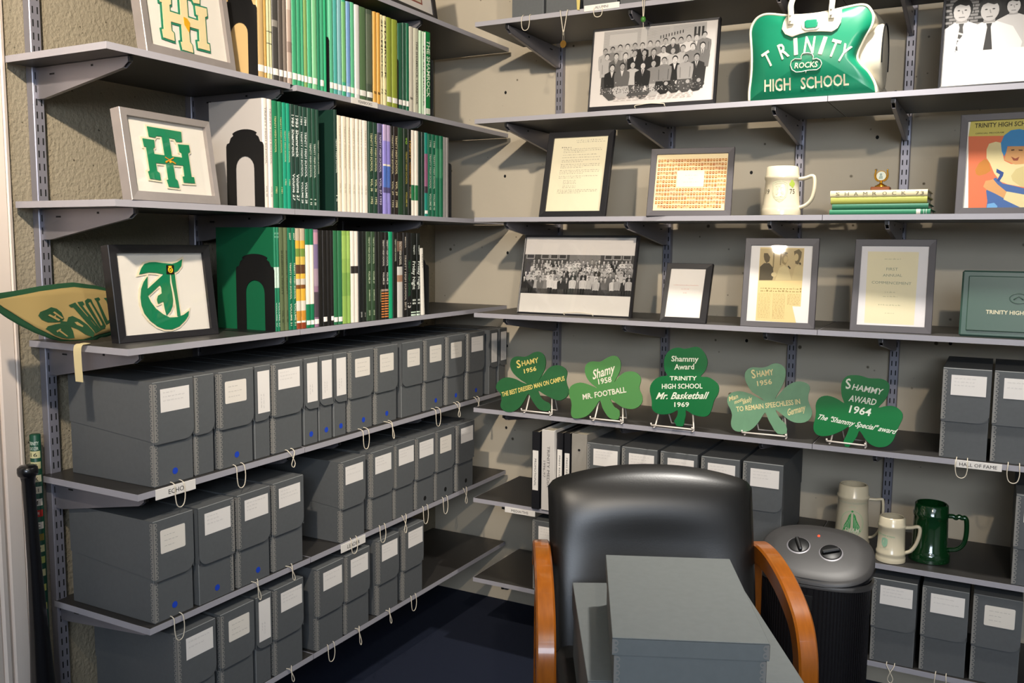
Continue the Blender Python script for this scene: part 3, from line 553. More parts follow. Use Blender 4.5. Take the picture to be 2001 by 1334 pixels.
             {'base': (1.255, -0.493, 0.9441), 'outline': [(0.0074, 0.2599), (0.0253, 0.2632), (0.043, 0.2688), (0.059, 0.2676), (0.0737, 0.2562), (0.0855, 0.2391), (0.092, 0.2196), (0.0887, 0.1972), (0.0812, 0.1833), (0.0735, 0.1716), (0.0958, 0.1722), (0.1142, 0.1659), (0.1309, 0.1541), (0.1379, 0.1393), (0.1366, 0.1195), (0.1283, 0.1034), (0.1242, 0.0899), (0.1216, 0.0722), (0.1148, 0.0519), (0.1024, 0.0431), (0.0825, 0.0422), (0.0596, 0.0466), (0.0359, 0.0576), (0.0375, 0.0423), (0.0349, 0.0243), (0.0314, 0.0041), (0.0098, 0.0041), (0.0068, 0.0105), (0.0003, 0.0176), (0.0087, 0.035), (0.0088, 0.055), (-0.0062, 0.0458), (-0.0261, 0.0383), (-0.0491, 0.0361), (-0.0683, 0.041), (-0.0803, 0.0534), (-0.082, 0.069), (-0.0867, 0.089), (-0.0936, 0.1087), (-0.0936, 0.1292), (-0.0848, 0.1458), (-0.0698, 0.1583), (-0.0494, 0.1644), (-0.0381, 0.1675), (-0.0488, 0.1803), (-0.0545, 0.2003), (-0.0556, 0.2206), (-0.0486, 0.2416), (-0.036, 0.2549), (-0.0205, 0.2615), (-0.0044, 0.2625)], 'texts': [('Shammy', -0.0305, 0.2151, 0.0617, 0.2201, 0.019, 0), ('Award', -0.0172, 0.1883, 0.0497, 0.1943, 0.0189, 0), ('TRINITY', -0.0289, 0.1513, 0.0625, 0.1585, 0.0144, 0), ('HIGH SCHOOL', -0.0528, 0.1212, 0.0841, 0.1337, 0.0166, 0), ('Mr. Basketball', -0.0697, 0.0848, 0.0998, 0.1009, 0.0232, 0.45), ('1969', -0.0037, 0.065, 0.0459, 0.0696, 0.0158, 0)], 'tilt': 0.25, 'yaw': 0.0}, {'base': (1.545, -0.452, 0.9441), 'outline': [(-0.0228, 0.2106), (-0.0079, 0.2165), (0.005, 0.2243), (0.0181, 0.2271), (0.0317, 0.224), (0.0439, 0.2129), (0.0479, 0.1974), (0.0465, 0.1776), (0.0404, 0.1575), (0.0307, 0.1351), (0.021, 0.1127), (0.0348, 0.1315), (0.0503, 0.1523), (0.0663, 0.1653), (0.0844, 0.1734), (0.1049, 0.1729), (0.1203, 0.1653), (0.1249, 0.152), (0.1214, 0.1362), (0.1218, 0.1169), (0.1286, 0.1), (0.1361, 0.0833), (0.1346, 0.0658), (0.1246, 0.0514), (0.1067, 0.044), (0.0844, 0.044), (0.0651, 0.0519), (0.0453, 0.0658), (0.0255, 0.0788), (0.0344, 0.0609), (0.0468, 0.0464), (0.0598, 0.035), (0.0647, 0.0073), (0.0368, 0.0037), (0.0181, 0.0263), (0.0051, 0.0466), (-0.006, 0.0672), (-0.0178, 0.0466), (-0.0314, 0.0237), (-0.0511, 0.0042), (-0.074, -0.0009), (-0.0955, -0.0), (-0.1083, 0.0127), (-0.1108, 0.0304), (-0.1093, 0.0484), (-0.1147, 0.0659), (-0.1239, 0.0812), (-0.1291, 0.0968), (-0.1247, 0.1152), (-0.1097, 0.1254), (-0.0884, 0.129), (-0.0666, 0.1257), (-0.0467, 0.1193), (-0.0107, 0.1033), (-0.0311, 0.1185), (-0.0513, 0.1289), (-0.0664, 0.1477), (-0.0767, 0.1669), (-0.0793, 0.1868), (-0.0726, 0.2013), (-0.0576, 0.2093), (-0.0401, 0.2094)], 'texts': [('S', -0.0548, 0.1729, -0.0424, 0.1763, 0.0288, 0), ('HAMY', -0.0397, 0.1791, 0.0114, 0.1894, 0.0198, 0), ('1956', -0.0365, 0.1499, 0.0089, 0.1601, 0.0168, 0), ('TO REMAIN SPEECHLESS IN', -0.0957, 0.062, 0.0997, 0.1034, 0.0166, 0), ('Man', -0.1219, 0.0934, -0.0944, 0.1066, 0.0149, 0.3), ('most', -0.1035, 0.0858, -0.0791, 0.0988, 0.0123, 0.3), ('likely', -0.0772, 0.0874, -0.0491, 0.1012, 0.0168, 0.3), ('Germany', 0.0634, 0.0625, 0.1159, 0.0835, 0.0212, 0.3)], 'tilt': 0.25, 'yaw': 0.06},
             {'base': (1.793, -0.456, 0.9441), 'outline': [(0.028, 0.2053), (0.0426, 0.2018), (0.0601, 0.2024), (0.0776, 0.203), (0.0919, 0.1986), (0.1014, 0.1891), (0.1036, 0.1744), (0.1009, 0.1555), (0.0907, 0.1341), (0.0768, 0.115), (0.0937, 0.1204), (0.114, 0.1243), (0.1315, 0.1197), (0.1445, 0.1081), (0.1482, 0.0938), (0.1438, 0.0768), (0.1383, 0.0615), (0.1333, 0.0408), (0.1266, 0.0199), (0.1143, 0.0046), (0.0977, -0.0021), (0.0804, -0.0024), (0.0623, 0.0046), (0.047, 0.0195), (0.0309, 0.04), (0.0255, 0.0225), (0.0149, 0.0026), (0.0056, -0.0117), (-0.0051, -0.013), (-0.012, 0.0031), (-0.0049, 0.0227), (0.0006, 0.0497), (-0.0136, 0.0386), (-0.034, 0.025), (-0.0566, 0.0147), (-0.0764, 0.0105), (-0.0934, 0.0142), (-0.1041, 0.0283), (-0.1051, 0.0473), (-0.1022, 0.0649), (-0.1025, 0.0861), (-0.1051, 0.1031), (-0.1013, 0.1209), (-0.0904, 0.1325), (-0.0723, 0.1372), (-0.0517, 0.1334), (-0.0366, 0.1272), (-0.0213, 0.1192), (-0.0294, 0.1374), (-0.0341, 0.158), (-0.035, 0.177), (-0.0301, 0.1928), (-0.0185, 0.2043), (-0.0026, 0.2075), (0.0135, 0.2079)], 'texts': [('S', -0.0209, 0.163, -0.0059, 0.1667, 0.0312, 0.15), ('HAMMY', -0.0029, 0.1628, 0.0846, 0.1544, 0.0187, 0.15), ('AWARD', -0.0094, 0.127, 0.0692, 0.1213, 0.0196, 0.15), ('1964', -0.0052, 0.092, 0.0574, 0.0874, 0.0233, 0.1), ('The "Shammy Special" award', -0.0992, 0.0624, 0.1298, 0.0413, 0.0164, 0.5)], 'tilt': 0.25, 'yaw': -0.06}]}

# ------------------------------------------------------------------ shelves
LN_DESC = ['topmost left-wall shelf', 'YEARBOOKS sign shelf', 'middle yearbook shelf', 'gothic T frame shelf', 'ECHO sign shelf', 'LEADER sign shelf', 'lowest left-wall shelf']
RN_DESC = ['ALUMNI sign shelf', 'green bag shelf', '75 stein shelf', 'newspaper clipping shelf', 'shamrock plaque shelf', 'MEDIA/THS sign shelf', 'lowest back-wall shelf']

def shelf(label, x0, x1, y0, y1, z, front, group):
    t = thing('wall_shelf', label, 'shelf', ((x0 + x1) / 2, (y0 + y1) / 2, z), group=group)
    hx, hy = (x1 - x0) / 2, (y1 - y0) / 2
    b = MB()
    b.box(-hx, hx, -hy, hy, -T, 0)
    b.build('shelf_board', M_board, t)
    e = MB()
    k = .0012
    if front == 'x':                      # front edge faces +x, near end faces -y
        e.box(hx, hx + k, -hy - k, hy, -T, 0)
        e.box(-hx, hx, -hy - k, -hy, -T, 0)
    else:
        e.box(-hx - k, hx + k, -hy - k, -hy, -T, 0)
        e.box(-hx - k, -hx, -hy, hy, -T, 0)
    e.build('edge_band', M_edge, t)
    return t
for i in range(7):
    shelf('short grey section nearest the door of the ' + LN_DESC[i], .02, LX - .0012, NEAR[i], JOIN[i], Z[i], 'x', 'left-wall shelves')
    shelf('long grey section by the corner of the ' + LN_DESC[i], .02, LX - .0012, JOIN[i] + (.0045 if i != 1 else .028), -.051, Z[i], 'x', 'left-wall shelves')
    shelf('grey corner section of the ' + RN_DESC[i], XR, XJ, RY + .0012, -.105, Z[i], 'y', 'back-wall shelves')
    shelf('grey right-hand section of the ' + RN_DESC[i], XJ + .004, XE, RY + .0012, -.105, Z[i], 'y', 'back-wall shelves')

# slotted standards
def standard(label, loc, rz):
    t = thing('shelf_standard', label, 'shelf standard', loc, (0, 0, rz), 'slotted wall standards')
    b = MB()
    b.box(-.015, .015, -.026, 0, .09, 2.62, b=.002)
    b.build('channel', M_upr, t)
    s = MB()
    n = int((2.60 - .11) / .032)
    for k in range(n):
        zc = .12 + k * .032
        for sx in (-.0065, .0065):
            s.box(sx - .0017, sx + .0017, -.0264, -.0255, zc - .0085, zc + .0085)
    s.build('slots', M_dark, t)
    return t
LUY = [-1.848, -1.345, -1.112, -.645]
RUX = [.599, 1.058, 1.532, 1.872, 2.46]
for i, y in enumerate(LUY):
    standard('grey slotted wall standard, %s from the door on the left wall' % ORD[i], (0.0003, y, 0), PI / 2)
for i, x in enumerate(RUX):
    standard('grey slotted wall standard, %s from the corner on the back wall' % ORD[i], (x, -0.0003, 0), 0)

def bracket_mesh():
    b = MB()
    L = .405
    prof = [(-.0265, -.001), (-L, -.001), (-L, -.014), (-L + .02, -.026), (-.06, -.077), (-.0265, -.077)]
    b.prism(prof, -.006, -.0045, axis='x')
    b.prism(prof, .0045, .006, axis='x')
    b.prism([(-L + .02, -.026), (-.06, -.077), (-.0265, -.077), (-.0265, -.0755), (-.06, -.0755), (-L + .02, -.0245)], -.006, .006, axis='x')
    b.box(-.006, .006, -L, -.0265, -.0022, -.001)
    return b
def bracket_clip():
    b = MB()
    L = .405
    b.box(-.0042, .0042, -L - .006, -L + .016, -.014, -.0025)
    return b
def bracket_pads(y0, y1, z0, z1):
    b = MB()
    b.box(-.0067, .0067, y0, y1, z0, z1)
    return b
_bm = []
def bracket(label, x, y, z, rz, depth, low=1.0):
    t = thing('shelf_bracket', label, 'shelf bracket', (x, y, z - T), (0, 0, rz), 'shelf brackets')
    if not _bm:
        a = bracket_mesh().build('arm', M_steel, t)
        c = bracket_clip().build('end_clip', M_clip, t)
        d = bracket_pads(-.11, -.09, -.022, -.018).build('slot_mark', M_dark, t)
        e = bracket_pads(-.27, -.262, -.014, -.009).build('slot_mark', M_dark, t)
        _bm.extend([a.data, c.data, d.data, e.data])
    else:
        a, c, d, e = [link(n, me, t) for n, me in zip(('arm', 'end_clip', 'slot_mark', 'slot_mark'), _bm)]
    for o in (a, c, d, e):
        o.scale = (1, depth / .405, low)
    return t
for i in range(7):
    for j, y in enumerate(LUY):
        bracket('grey bracket at the %s standard from the door, under the %s' % (ORD[j], LN_DESC[i]), 0.0003, y, Z[i], PI / 2, LX - .022, .5 if i == 5 else 1.0)
    for j, x in enumerate(RUX):
        bracket('grey bracket at the %s standard from the corner, under the %s' % (ORD[j], RN_DESC[i]), x, -0.0003, Z[i], 0, -RY - .022)

# ------------------------------------------------------------------ shelf signs
def sign(text, label, x0, x1, z0, z1, wall):
    wd = x1 - x0
    if wall == 'L':
        t = thing('shelf_sign', label, 'sign', (LX + .0005, (x0 + x1) / 2, z0), (0, 0, PI / 2), 'shelf signs')
    else:
        t = thing('shelf_sign', label, 'sign', ((x0 + x1) / 2, RY - .0005, z0), (0, 0, 0), 'shelf signs')
    h = z1 - z0
    b = MB()
    b.box(-wd / 2, wd / 2, -.0022, 0, 0, h, b=.0005)
    b.build('plate', M_white, t)
    x = MB()
    n = text_polys(text, False)[2] * h * .5
    n = min(n, wd * .86)
    x.text(text, -n / 2, h * .26, n / 2, h * .26, h * .48, -.0025, c='#2a2624', bold=False)
    x.build('lettering', M_ink, t)
sign('YEARBOOKS', 'white YEARBOOKS sign on the shelf edge below the old yearbooks', -1.060, -.9275, 1.9630, 1.9815, 'L')
sign('ECHO', 'white ECHO sign on the shelf edge of the left wall', -1.838, -1.713, .9060, .9325, 'L')
sign('LEADER', 'white LEADER sign on the shelf edge of the left wall', -1.137, -1.012, .5590, .5860, 'L')
sign('ALUMNI', 'white ALUMNI sign on the topmost back-wall shelf edge', .9036, 1.0292, 2.3060, 2.3250, 'R')
sign('MEDIA/THS', 'white MEDIA/THS sign on the back-wall shelf edge near the floor', .6172, .742, .5560, .5765, 'R')
sign('HALL OF FAME', 'white HALL OF FAME sign on the right-hand shelf edge', 2.0889, 2.2088, .9105, .9318, 'R')

# ------------------------------------------------------------------ archive boxes
_MC = {}
def cached(key, fn):
    if key not in _MC:
        _MC[key] = fn()
    return _MC[key]
def mesh_of(b, name, mats, smooth=False):
    o = b.build(name, mats, smooth=smooth)
    me = o.data
    bpy.data.objects.remove(o)
    return me

BH, BD = .262, .310
def round_flap(wd, top, bot, rl, rr):
    p = [(-wd / 2, top), (-wd / 2, bot + rl)]
    for cx, r, a0 in ((-wd / 2 + rl, rl, PI), (wd / 2 - rr, rr, 1.5 * PI)):
        for k in range(7):
            a = a0 + k * PI / 12
            p.append((cx + r * math.cos(a), bot + r + r * math.sin(a)))
    p += [(wd / 2, top)]
    return p
def tin_strip(z0, z1, side):
    """scalloped tin edging up one front corner: one leaf on the front, one round the side"""
    b = MB()
    pitch = .0118
    n = max(1, int((z1 - z0) / pitch))
    pt = (z1 - z0) / n
    for leaf in (0, 1):
        pts = [(0, z0)]
        for k in range(n):
            for a in range(7):
                th = -PI / 2 + a * PI / 6
                pts.append((.0058 + .0060 * math.cos(th), z0 + (k + .5) * pt + pt * .47 * math.sin(th)))
        pts.append((0, z1))
        def P(d, z, off):
            if leaf == 0:
                return (side * -d, -off, z)
            return (side * off, d, z)
        f = [P(d, z, .0007) for d, z in pts]
        b.add(f, [tuple(range(len(f)))], 0)
        for k in range(n):
            cc = [(.0072 + .0026 * math.cos(q * PI / 4), z0 + (k + .5) * pt + .0026 * math.sin(q * PI / 4)) for q in range(8)]
            b.add([P(d, z, .0009) for d, z in cc], [tuple(range(8))], 1)
    return b

def squiggles(b, x0, x1, z0, z1, n, y, col, seed, h=.0035, vertical=False):
    """illegible handwriting or small type"""
    r = random.Random(seed)
    for k in range(n):
        zc = z1 - (k + .5) * (z1 - z0) / n
        x = x0
        end = x0 + (x1 - x0) * r.uniform(.45, .95)
        while x < end:
            wl = r.uniform(.004, .011)
            pts = []
            m = max(3, int(wl / .0014))
            for q in range(m + 1):
                pts.append((x + wl * q / m, zc + (h * .5 if q % 2 else -h * .4) * r.uniform(.3, 1)))
            for (ax, az), (bx, bz) in zip(pts, pts[1:]):
                tt = .00035
                if vertical:
                    b.face([(az, y, -ax - tt), (bz, y, -bx - tt), (bz, y, -bx + tt), (az, y, -ax + tt)], c=col)
                else:
                    b.face([(ax, y, az - tt), (bx, y, bz - tt), (bx, y, bz + tt), (ax, y, az + tt)], c=col)
            x += wl + .003

def card(kind, wd, seed):
    """paper label stuck on the flap; local origin at the box front"""
    b = MB()
    y = -.0066
    r = random.Random(seed)
    if kind == 'typed':
        lw, lh, zc = min(.078, wd * .62), .060, .205
        x0 = -lw / 2 + r.uniform(-.004, .008)
        p = []
        for cx, cz, a0 in ((x0 + .004, zc - lh / 2 + .004, PI), (x0 + lw - .004, zc - lh / 2 + .004, 1.5 * PI), (x0 + lw - .004, zc + lh / 2 - .004, 0), (x0 + .004, zc + lh / 2 - .004, .5 * PI)):
            for k in range(4):
                p.append((cx + .004 * math.cos(a0 + k * PI / 6), cz + .004 * math.sin(a0 + k * PI / 6)))
        b.face([(q[0], y, q[1]) for q in p], c='#e6ded2')
        squiggles(b, x0 + .012, x0 + lw - .008, zc - lh * .32, zc + lh * .36, 3, y - .0003, '#8f8a86', seed, h=.002)
    elif kind == 'written':
        lw, lh, zc = .090, .058, .214
        x0 = -lw / 2 + .006 + r.uniform(-.003, .004)
        b.face([(x0, y, zc - lh / 2), (x0 + lw, y, zc - lh / 2), (x0 + lw, y, zc + lh / 2), (x0, y, zc + lh / 2)], c='#eae4dd')
        squiggles(b, x0 + .008, x0 + lw - .006, zc - lh * .1, zc + lh * .42, r.choice((2, 3)), y - .0003, '#a9a4a2', seed, h=.0045)
    elif kind == 'tall':
        lw, lh, zc = .046, .118, .188
        x0 = -lw / 2 + .002
        b.face([(x0, y, zc - lh / 2), (x0 + lw, y, zc - lh / 2), (x0 + lw, y, zc + lh / 2), (x0, y, zc + lh / 2)], c='#e9e3dc')
        squiggles(b, -(zc - lh * .05), -(zc - lh / 2 + .006), x0 + .008, x0 + lw * .6, 2, y - .0003, '#a9a4a2', seed, h=.004, vertical=True)
    return b

def pull(kind, gap, ln):
    b = MB()
    g = gap + .0035
    if kind == 'U':
        p = [(-.014, .003, .004), (-.014, -gap * .6, .0035), (-.0145, -g, -.004), (-.0155, -g - .002, -ln * .5), (-.011, -g - .002, -ln * .88), (0, -g - .002, -ln), (.011, -g - .002, -ln * .88), (.0155, -g - .002, -ln * .5), (.0145, -g, -.004), (.014, -gap * .6, .0035), (.014, .003, .004)]
    elif kind == 'X':
        p = [(-.011, .003, .004), (-.011, -gap * .6, .0035), (-.010, -g, -.004), (-.001, -g - .002, -ln * .35), (.009, -g - .003, -ln * .75), (.003, -g - .003, -ln), (-.006, -g - .003, -ln * .8), (.002, -g - .004, -ln * .35), (.010, -g, -.004), (.011, -gap * .6, .0035), (.011, .003, .004)]
    else:
        p = [(-.012, .003, .004), (-.010, -gap * .6, .0035), (0, -g, -.003), (.010, -g - .002, -ln * .5), (.016, -g - .002, -ln * .85), (.012, -g - .002, -ln), (.006, -g - .002, -ln * .8), (.004, -g - .003, -ln * .4), (.006, -g, -.003), (.010, -gap * .6, .0035), (.012, .003, .004)]
    b.tube(smooth_path(p, 4), .00135, 6)
    return b

M_dot = mat('blue_sticker', '#1440b8', 0.6)
M_dotk = mat('black_sticker', '#111111', 0.6)
def doc_box(label, loc, rz, wd=.125, flap='r', card_kind='written', dot=None, pl=None, tin='l', seed=1, group='archive boxes', h=BH, depth=BD, front=.41):
    t = thing('archive_box', label, 'box', loc, (0, 0, rz), group)
    hz = h * front
    def body():
        b = MB()
        b.box(-wd / 2 + .0015, wd / 2 - .0015, 0, depth, 0, h - .003, b=.0012, mb=1)
        return mesh_of(b, 'body', [M_box, M_boxedge])
    def lid():
        b = MB()
        rl, rr = {'r': (.004, .028), 'l': (.028, .004), 'b': (.016, .016)}[flap]
        b.prism(round_flap(wd, h - .0015, hz, rl, rr), -.0058, -.0034)
        side = [(-.0046, hz + .006), (depth + .001, hz + .03), (depth + .001, h), (-.0046, h)]
        b.prism(side, -wd / 2, -wd / 2 + .0012, axis='x')
        b.prism(side, wd / 2 - .0012, wd / 2, axis='x')
        b.box(-wd / 2, wd / 2, -.0058, depth + .001, h - .0028, h, b=.0012, mb=1)
        return mesh_of(b, 'lid', [M_box, M_boxedge])
    link('body', cached(('body', wd, h, depth), body), t)
    link('lid', cached(('lid', wd, h, depth, flap, front), lid), t)
    for sd in tin:
        s = -1 if sd == 'l' else 1
        lo = cached(('tin', 0, hz, s), lambda: mesh_of(tin_strip(.003, hz - .002, s), 'corner_strip', [M_tin, M_box]))
        up = cached(('tin', 1, hz, s, h), lambda: mesh_of(tin_strip(hz + .006, h - .004, s), 'corner_strip', [M_tin, M_box]))
        link('corner_strip', lo, t, (s * (wd / 2 - .0012), 0, 0))
        link('corner_strip', up, t, (s * (wd / 2), -.0058, 0))
    if card_kind:
        card(card_kind, wd, seed).build('paper_label', M_ink, t)['label'] = 'white paper label'
    if dot:
        d = MB()
        d.disc(random.Random(seed).uniform(.0, .02), .030, .0085, .0085, -.0005, 18)
        d.build('round_sticker', M_dot if dot == 'blue' else M_dotk, t)['label'] = dot + ' round sticker'
    if pl:
        pull(*pl).build('pull_string', M_string, t, smooth=True)['label'] = 'white pull string'
    return t

# left wall: (y start, y end, front x, flap, card, dot, pull, tin)
W, N5 = .1255, .064
def lrow(zi, items, where):
    for k, it in enumerate(items):
        y0, y1, fx, flap, ck, dot, pl, tin = it
        wd = round(y1 - y0 - .002, 3)
        gap = LX - fx
        d = ', %s dot' % dot if dot else ''
        kind = 'narrow grey' if wd < .09 else 'grey'
        doc_box('%s archive box, %s from the left %s%s' % (kind, ORD[k], where, d), (fx, (y0 + y1) / 2, Z[zi] + .0004), PI / 2, wd, flap, ck, dot, (pl[0], gap, pl[1]) if pl else None, tin, seed=zi * 40 + k)
lrow(4, [(-1.829, -1.7025, .373, 'r', 'written', 'blue', ('U', .060), 'l'), (-1.698, -1.630, .370, 'r', None, None, None, 'l'), (-1.621, -1.494, .376, 'r', 'typed', 'blue', ('U', .060), 'l'),
          (-1.487, -1.424, .373, 'r', 'tall', None, None, ''), (-1.418, -1.291, .374, 'r', 'written', None, ('X', .048), 'l'), (-1.283, -1.218, .372, 'l', 'tall', 'blue', None, ''), (-1.214, -1.149, .370, 'l', 'tall', 'blue', None, ''),
          (-1.144, -1.081, .370, 'l', 'tall', 'blue', None, ''), (-1.070, -.943, .369, 'r', 'typed', 'blue', ('U', .062), 'l'), (-.931, -.804, .368, 'r', 'typed', 'blue', ('L', .056), 'l'), (-.782, -.656, .370, 'l', 'typed', None, None, ''),
          (-.642, -.514, .370, 'r', 'typed', 'blue', ('U', .062), 'l'), (-.500, -.372, .374, 'r', 'typed', 'blue', ('X', .052), 'l'), (-.354, -.227, .377, 'r', 'written', 'blue', ('X', .050), 'l'), (-.196, -.133, .384, 'l', 'tall', None, None, ''), (-.118, -.055, .384, 'l', 'tall', None, None, '')],
     'on the ECHO shelf')
lrow(5, [(-1.845, -1.718, .376, 'r', 'typed', 'blue', ('U', .060), 'l'), (-1.709, -1.584, .383, 'l', 'written', 'blue', None, 'r'), (-1.573, -1.446, .383, 'r', 'written', 'blue', ('L', .055), 'l'), (-1.434, -1.304, .381, 'r', 'written', None, ('L', .045), 'l')],
     'on the short shelf below ECHO')
lrow(5, [(-1.136, -1.010, .385, 'r', 'written', None, ('U', .050), 'l'), (-.984, -.856, .386, 'r', 'written', None, ('U', .058), 'l'), (-.852, -.731, .386, 'r', 'written', None, ('X', .062), 'l'), (-.722, -.600, .386, 'r', 'written', 'black', ('U', .064), 'l'), (-.592, -.464, .385, 'r', 'typed', 'black', ('U', .062), 'l'), (-.446, -.319, .386, 'r', 'written', 'black', ('X', .060), 'l')],
     'in the row ending above LEADER')
lrow(6, [(-1.793, -1.662, .386, 'r', 'written', None, None, 'l'), (-1.647, -1.521, .386, 'r', 'typed', None, None, 'l'), (-1.514, -1.450, .384, 'l', 'tall', None, None, ''), (-1.443, -1.318, .386, 'r', 'written', None, ('L', .045), 'l')],
     'on the lowest shelf near the door')
lrow(6, [(-1.258, -1.128, .386, 'r', 'written', None, ('U', .055), 'l'), (-1.122, -.993, .386, 'r', 'written', None, ('L', .060), 'l'), (-.950, -.828, .386, 'r', 'written', None, ('L', .050), 'l'), (-.802, -.675, .386, 'r', 'written', None, ('U', .055), 'l')],
     'on the lowest shelf by the corner')
# back wall
def rrow(zi, items):
    for k, it in enumerate(items):
        label, x0, x1, fy, flap, ck, dot, pl, tin = it[:9]
        wd = round(x1 - x0 - .002, 3)
        doc_box(label, ((x0 + x1) / 2, fy, Z[zi] + .0004), 0, wd, flap, ck, dot, (pl[0], fy - RY, pl[1]) if pl else None, tin, seed=300 + zi * 40 + k, **(it[9] if len(it) > 9 else {}))
rrow(0, [('grey archive box at the corner end of the ALUMNI shelf', .622, .749, RY + .010, 'r', 'written', None, ('U', .050), ''), ('grey archive box with a hanging medal, second on the ALUMNI shelf', .754, .880, RY + .010, 'r', 'written', None, None, ''),
          ('grey archive box behind the ALUMNI sign', .892, 1.018, RY + .010, 'r', 'written', None, ('U', .034), ''), ('grey archive box right of the ALUMNI sign, cut by the photo top', 1.024, 1.150, RY + .010, 'r', 'written', None, None, '')])
rrow(4, [('grey archive box with white label left behind the HALL OF FAME sign', 2.044, 2.170, RY + .012, 'r', 'written', None, ('U', .052), 'l'), ('grey archive box right of the HALL OF FAME sign, at the photo edge', 2.1745, 2.300, RY + .016, 'r', 'written', None, ('U', .050), 'l')])
rrow(5, [('grey archive box beside the grey ring binder, behind the black chair', .938, 1.062, RY + .010, 'r', 'written', None, None, 'l'), ('grey archive box behind the chair, second from the binders', 1.068, 1.196, RY + .010, 'r', 'written', None, None, 'l'),
          ('grey archive box behind the chair, middle of the five', 1.206, 1.334, RY + .010, 'r', 'written', None, None, 'l'), ('grey archive box behind the chair, fourth from the binders', 1.345, 1.473, RY + .010, 'r', 'written', None, None, 'l'),
          ('grey archive box right of the chair back, above the heater', 1.482, 1.610, RY + .010, 'r', 'written', None, None, 'l'), ('grey archive box at the photo edge right of the green stein', 2.248, 2.374, RY + .004, 'r', 'written', None, None, 'l')])
rrow(6, [('grey archive box on the lowest back shelf, left of the chair', .730, .857, RY + .006, 'r', 'written', None, None, 'l'), ('grey archive box on the lowest shelf right beside the heater', 1.886, 2.012, RY + .006, 'r', 'written', None, ('X', .055), 'l'),
          ('grey archive box on the lowest back shelf under the green stein', 2.0235, 2.1495, RY + .010, 'r', 'written', None, ('U', .055), 'l'), ('grey archive box at the right end of the lowest back shelf', 2.1585, 2.285, RY + .012, 'r', 'typed', None, None, 'l')])

# ------------------------------------------------------------------ yearbooks
M_pages = mat('paper_pages', '#d9cfb8', 0.8)
def spine_outline(wd, dep):
    """cover seen from above: two boards and a rounded spine (closed polygon)"""
    hw = wd / 2
    t = min(.0028, wd * .22)
    o = [(-hw, dep)]
    for k in range(7):
        a = PI - k * PI / 6
        o.append((hw * math.cos(a), .004 - .004 * math.sin(a)))
    o.append((hw, dep))
    i = [(hw - t, dep), (hw - t, .005), (-hw + t, .005), (-hw + t, dep)]
    return o + i
def book(label, loc, rz, wd, hgt, dep, cover, bands=(), texts=(), sticker=None, lean=0, group='yearbooks', cat='book', name='yearbook', flat=False, rough=.45):
    t = thing(name, label, cat, loc, (0, lean, rz) if not flat else flat, group)
    b = MB()
    o = spine_outline(wd, dep)
    n = len(o)
    vs = [(x, y, 0) for x, y in o] + [(x, y, hgt) for x, y in o]
    b.add(vs, [(i, (i + 1) % n, n + (i + 1) % n, n + i) for i in range(n)], c=cover)
    m = n - 4
    b.add(vs, [tuple(range(n))[::-1], tuple(range(n, 2 * n))], c=cover)
    for kb, (z0, z1, col) in enumerate(bands):
        pts = [(q[0], q[1] - .00008 * kb) for q in o[1:m - 1]]
        for (x0, y0), (x1, y1) in zip(pts, pts[1:]):
            b.face([(x0 * 1.001, y0 - .0003, z0 * hgt), (x1 * 1.001, y1 - .0003, z0 * hgt), (x1 * 1.001, y1 - .0003, z1 * hgt), (x0 * 1.001, y0 - .0003, z1 * hgt)], c=col)
    b.build('cover', ink('book_cloth', rough, .4), t)
    p = MB()
    tt = min(.0028, wd * .22)
    p.box(-wd / 2 + tt, wd / 2 - tt, .006, dep - .004, .004, hgt - .004)
    p.build('page_block', M_pages, t)
    if texts:
        for s, z0, z1, fr, col, off in texts:   # reads downwards from z1 to z0
            x = MB()
            hgl = wd * fr
            vs, fs, _ = text_polys(s, True)
            L = (z1 - z0) * hgt
            def yy(px):
                q = max(-1, min(1, px / (wd / 2)))
                return .004 - .004 * math.sqrt(1 - q * q) - .0007
            out = []
            for a, c2 in vs:
                px = off * wd - hgl * .5 + c2 * hgl
                out.append((px, yy(px), z1 * hgt - a * L))
            x.add(out, fs, 0, col)
            x.build('spine_lettering', M_ink, t)
    if sticker:
        s = MB()
        z0, z1 = sticker
        hw = wd / 2 * .96
        k = 6
        for i in range(k):
            xa, xb = -hw + 2 * hw * i / k, -hw + 2 * hw * (i + 1) / k
            ya, yb = [.004 - .004 * math.sqrt(max(0, 1 - (q / (wd / 2)) ** 2)) - .0008 for q in (xa, xb)]
            s.face([(xa, ya, z0 * hgt), (xb, yb, z0 * hgt), (xb, yb, z1 * hgt), (xa, ya, z1 * hgt)], c='#efe9df')
        s.build('spine_sticker', M_ink, t)['label'] = 'white call-number sticker'
    return t

G1, G2, G3 = '#2f8f66', '#3f9a70', '#5fae86'
CRM = '#e9dcc0'
TH = 'TRINITY HIGH SCHOOL'
ST = (.055, .115)
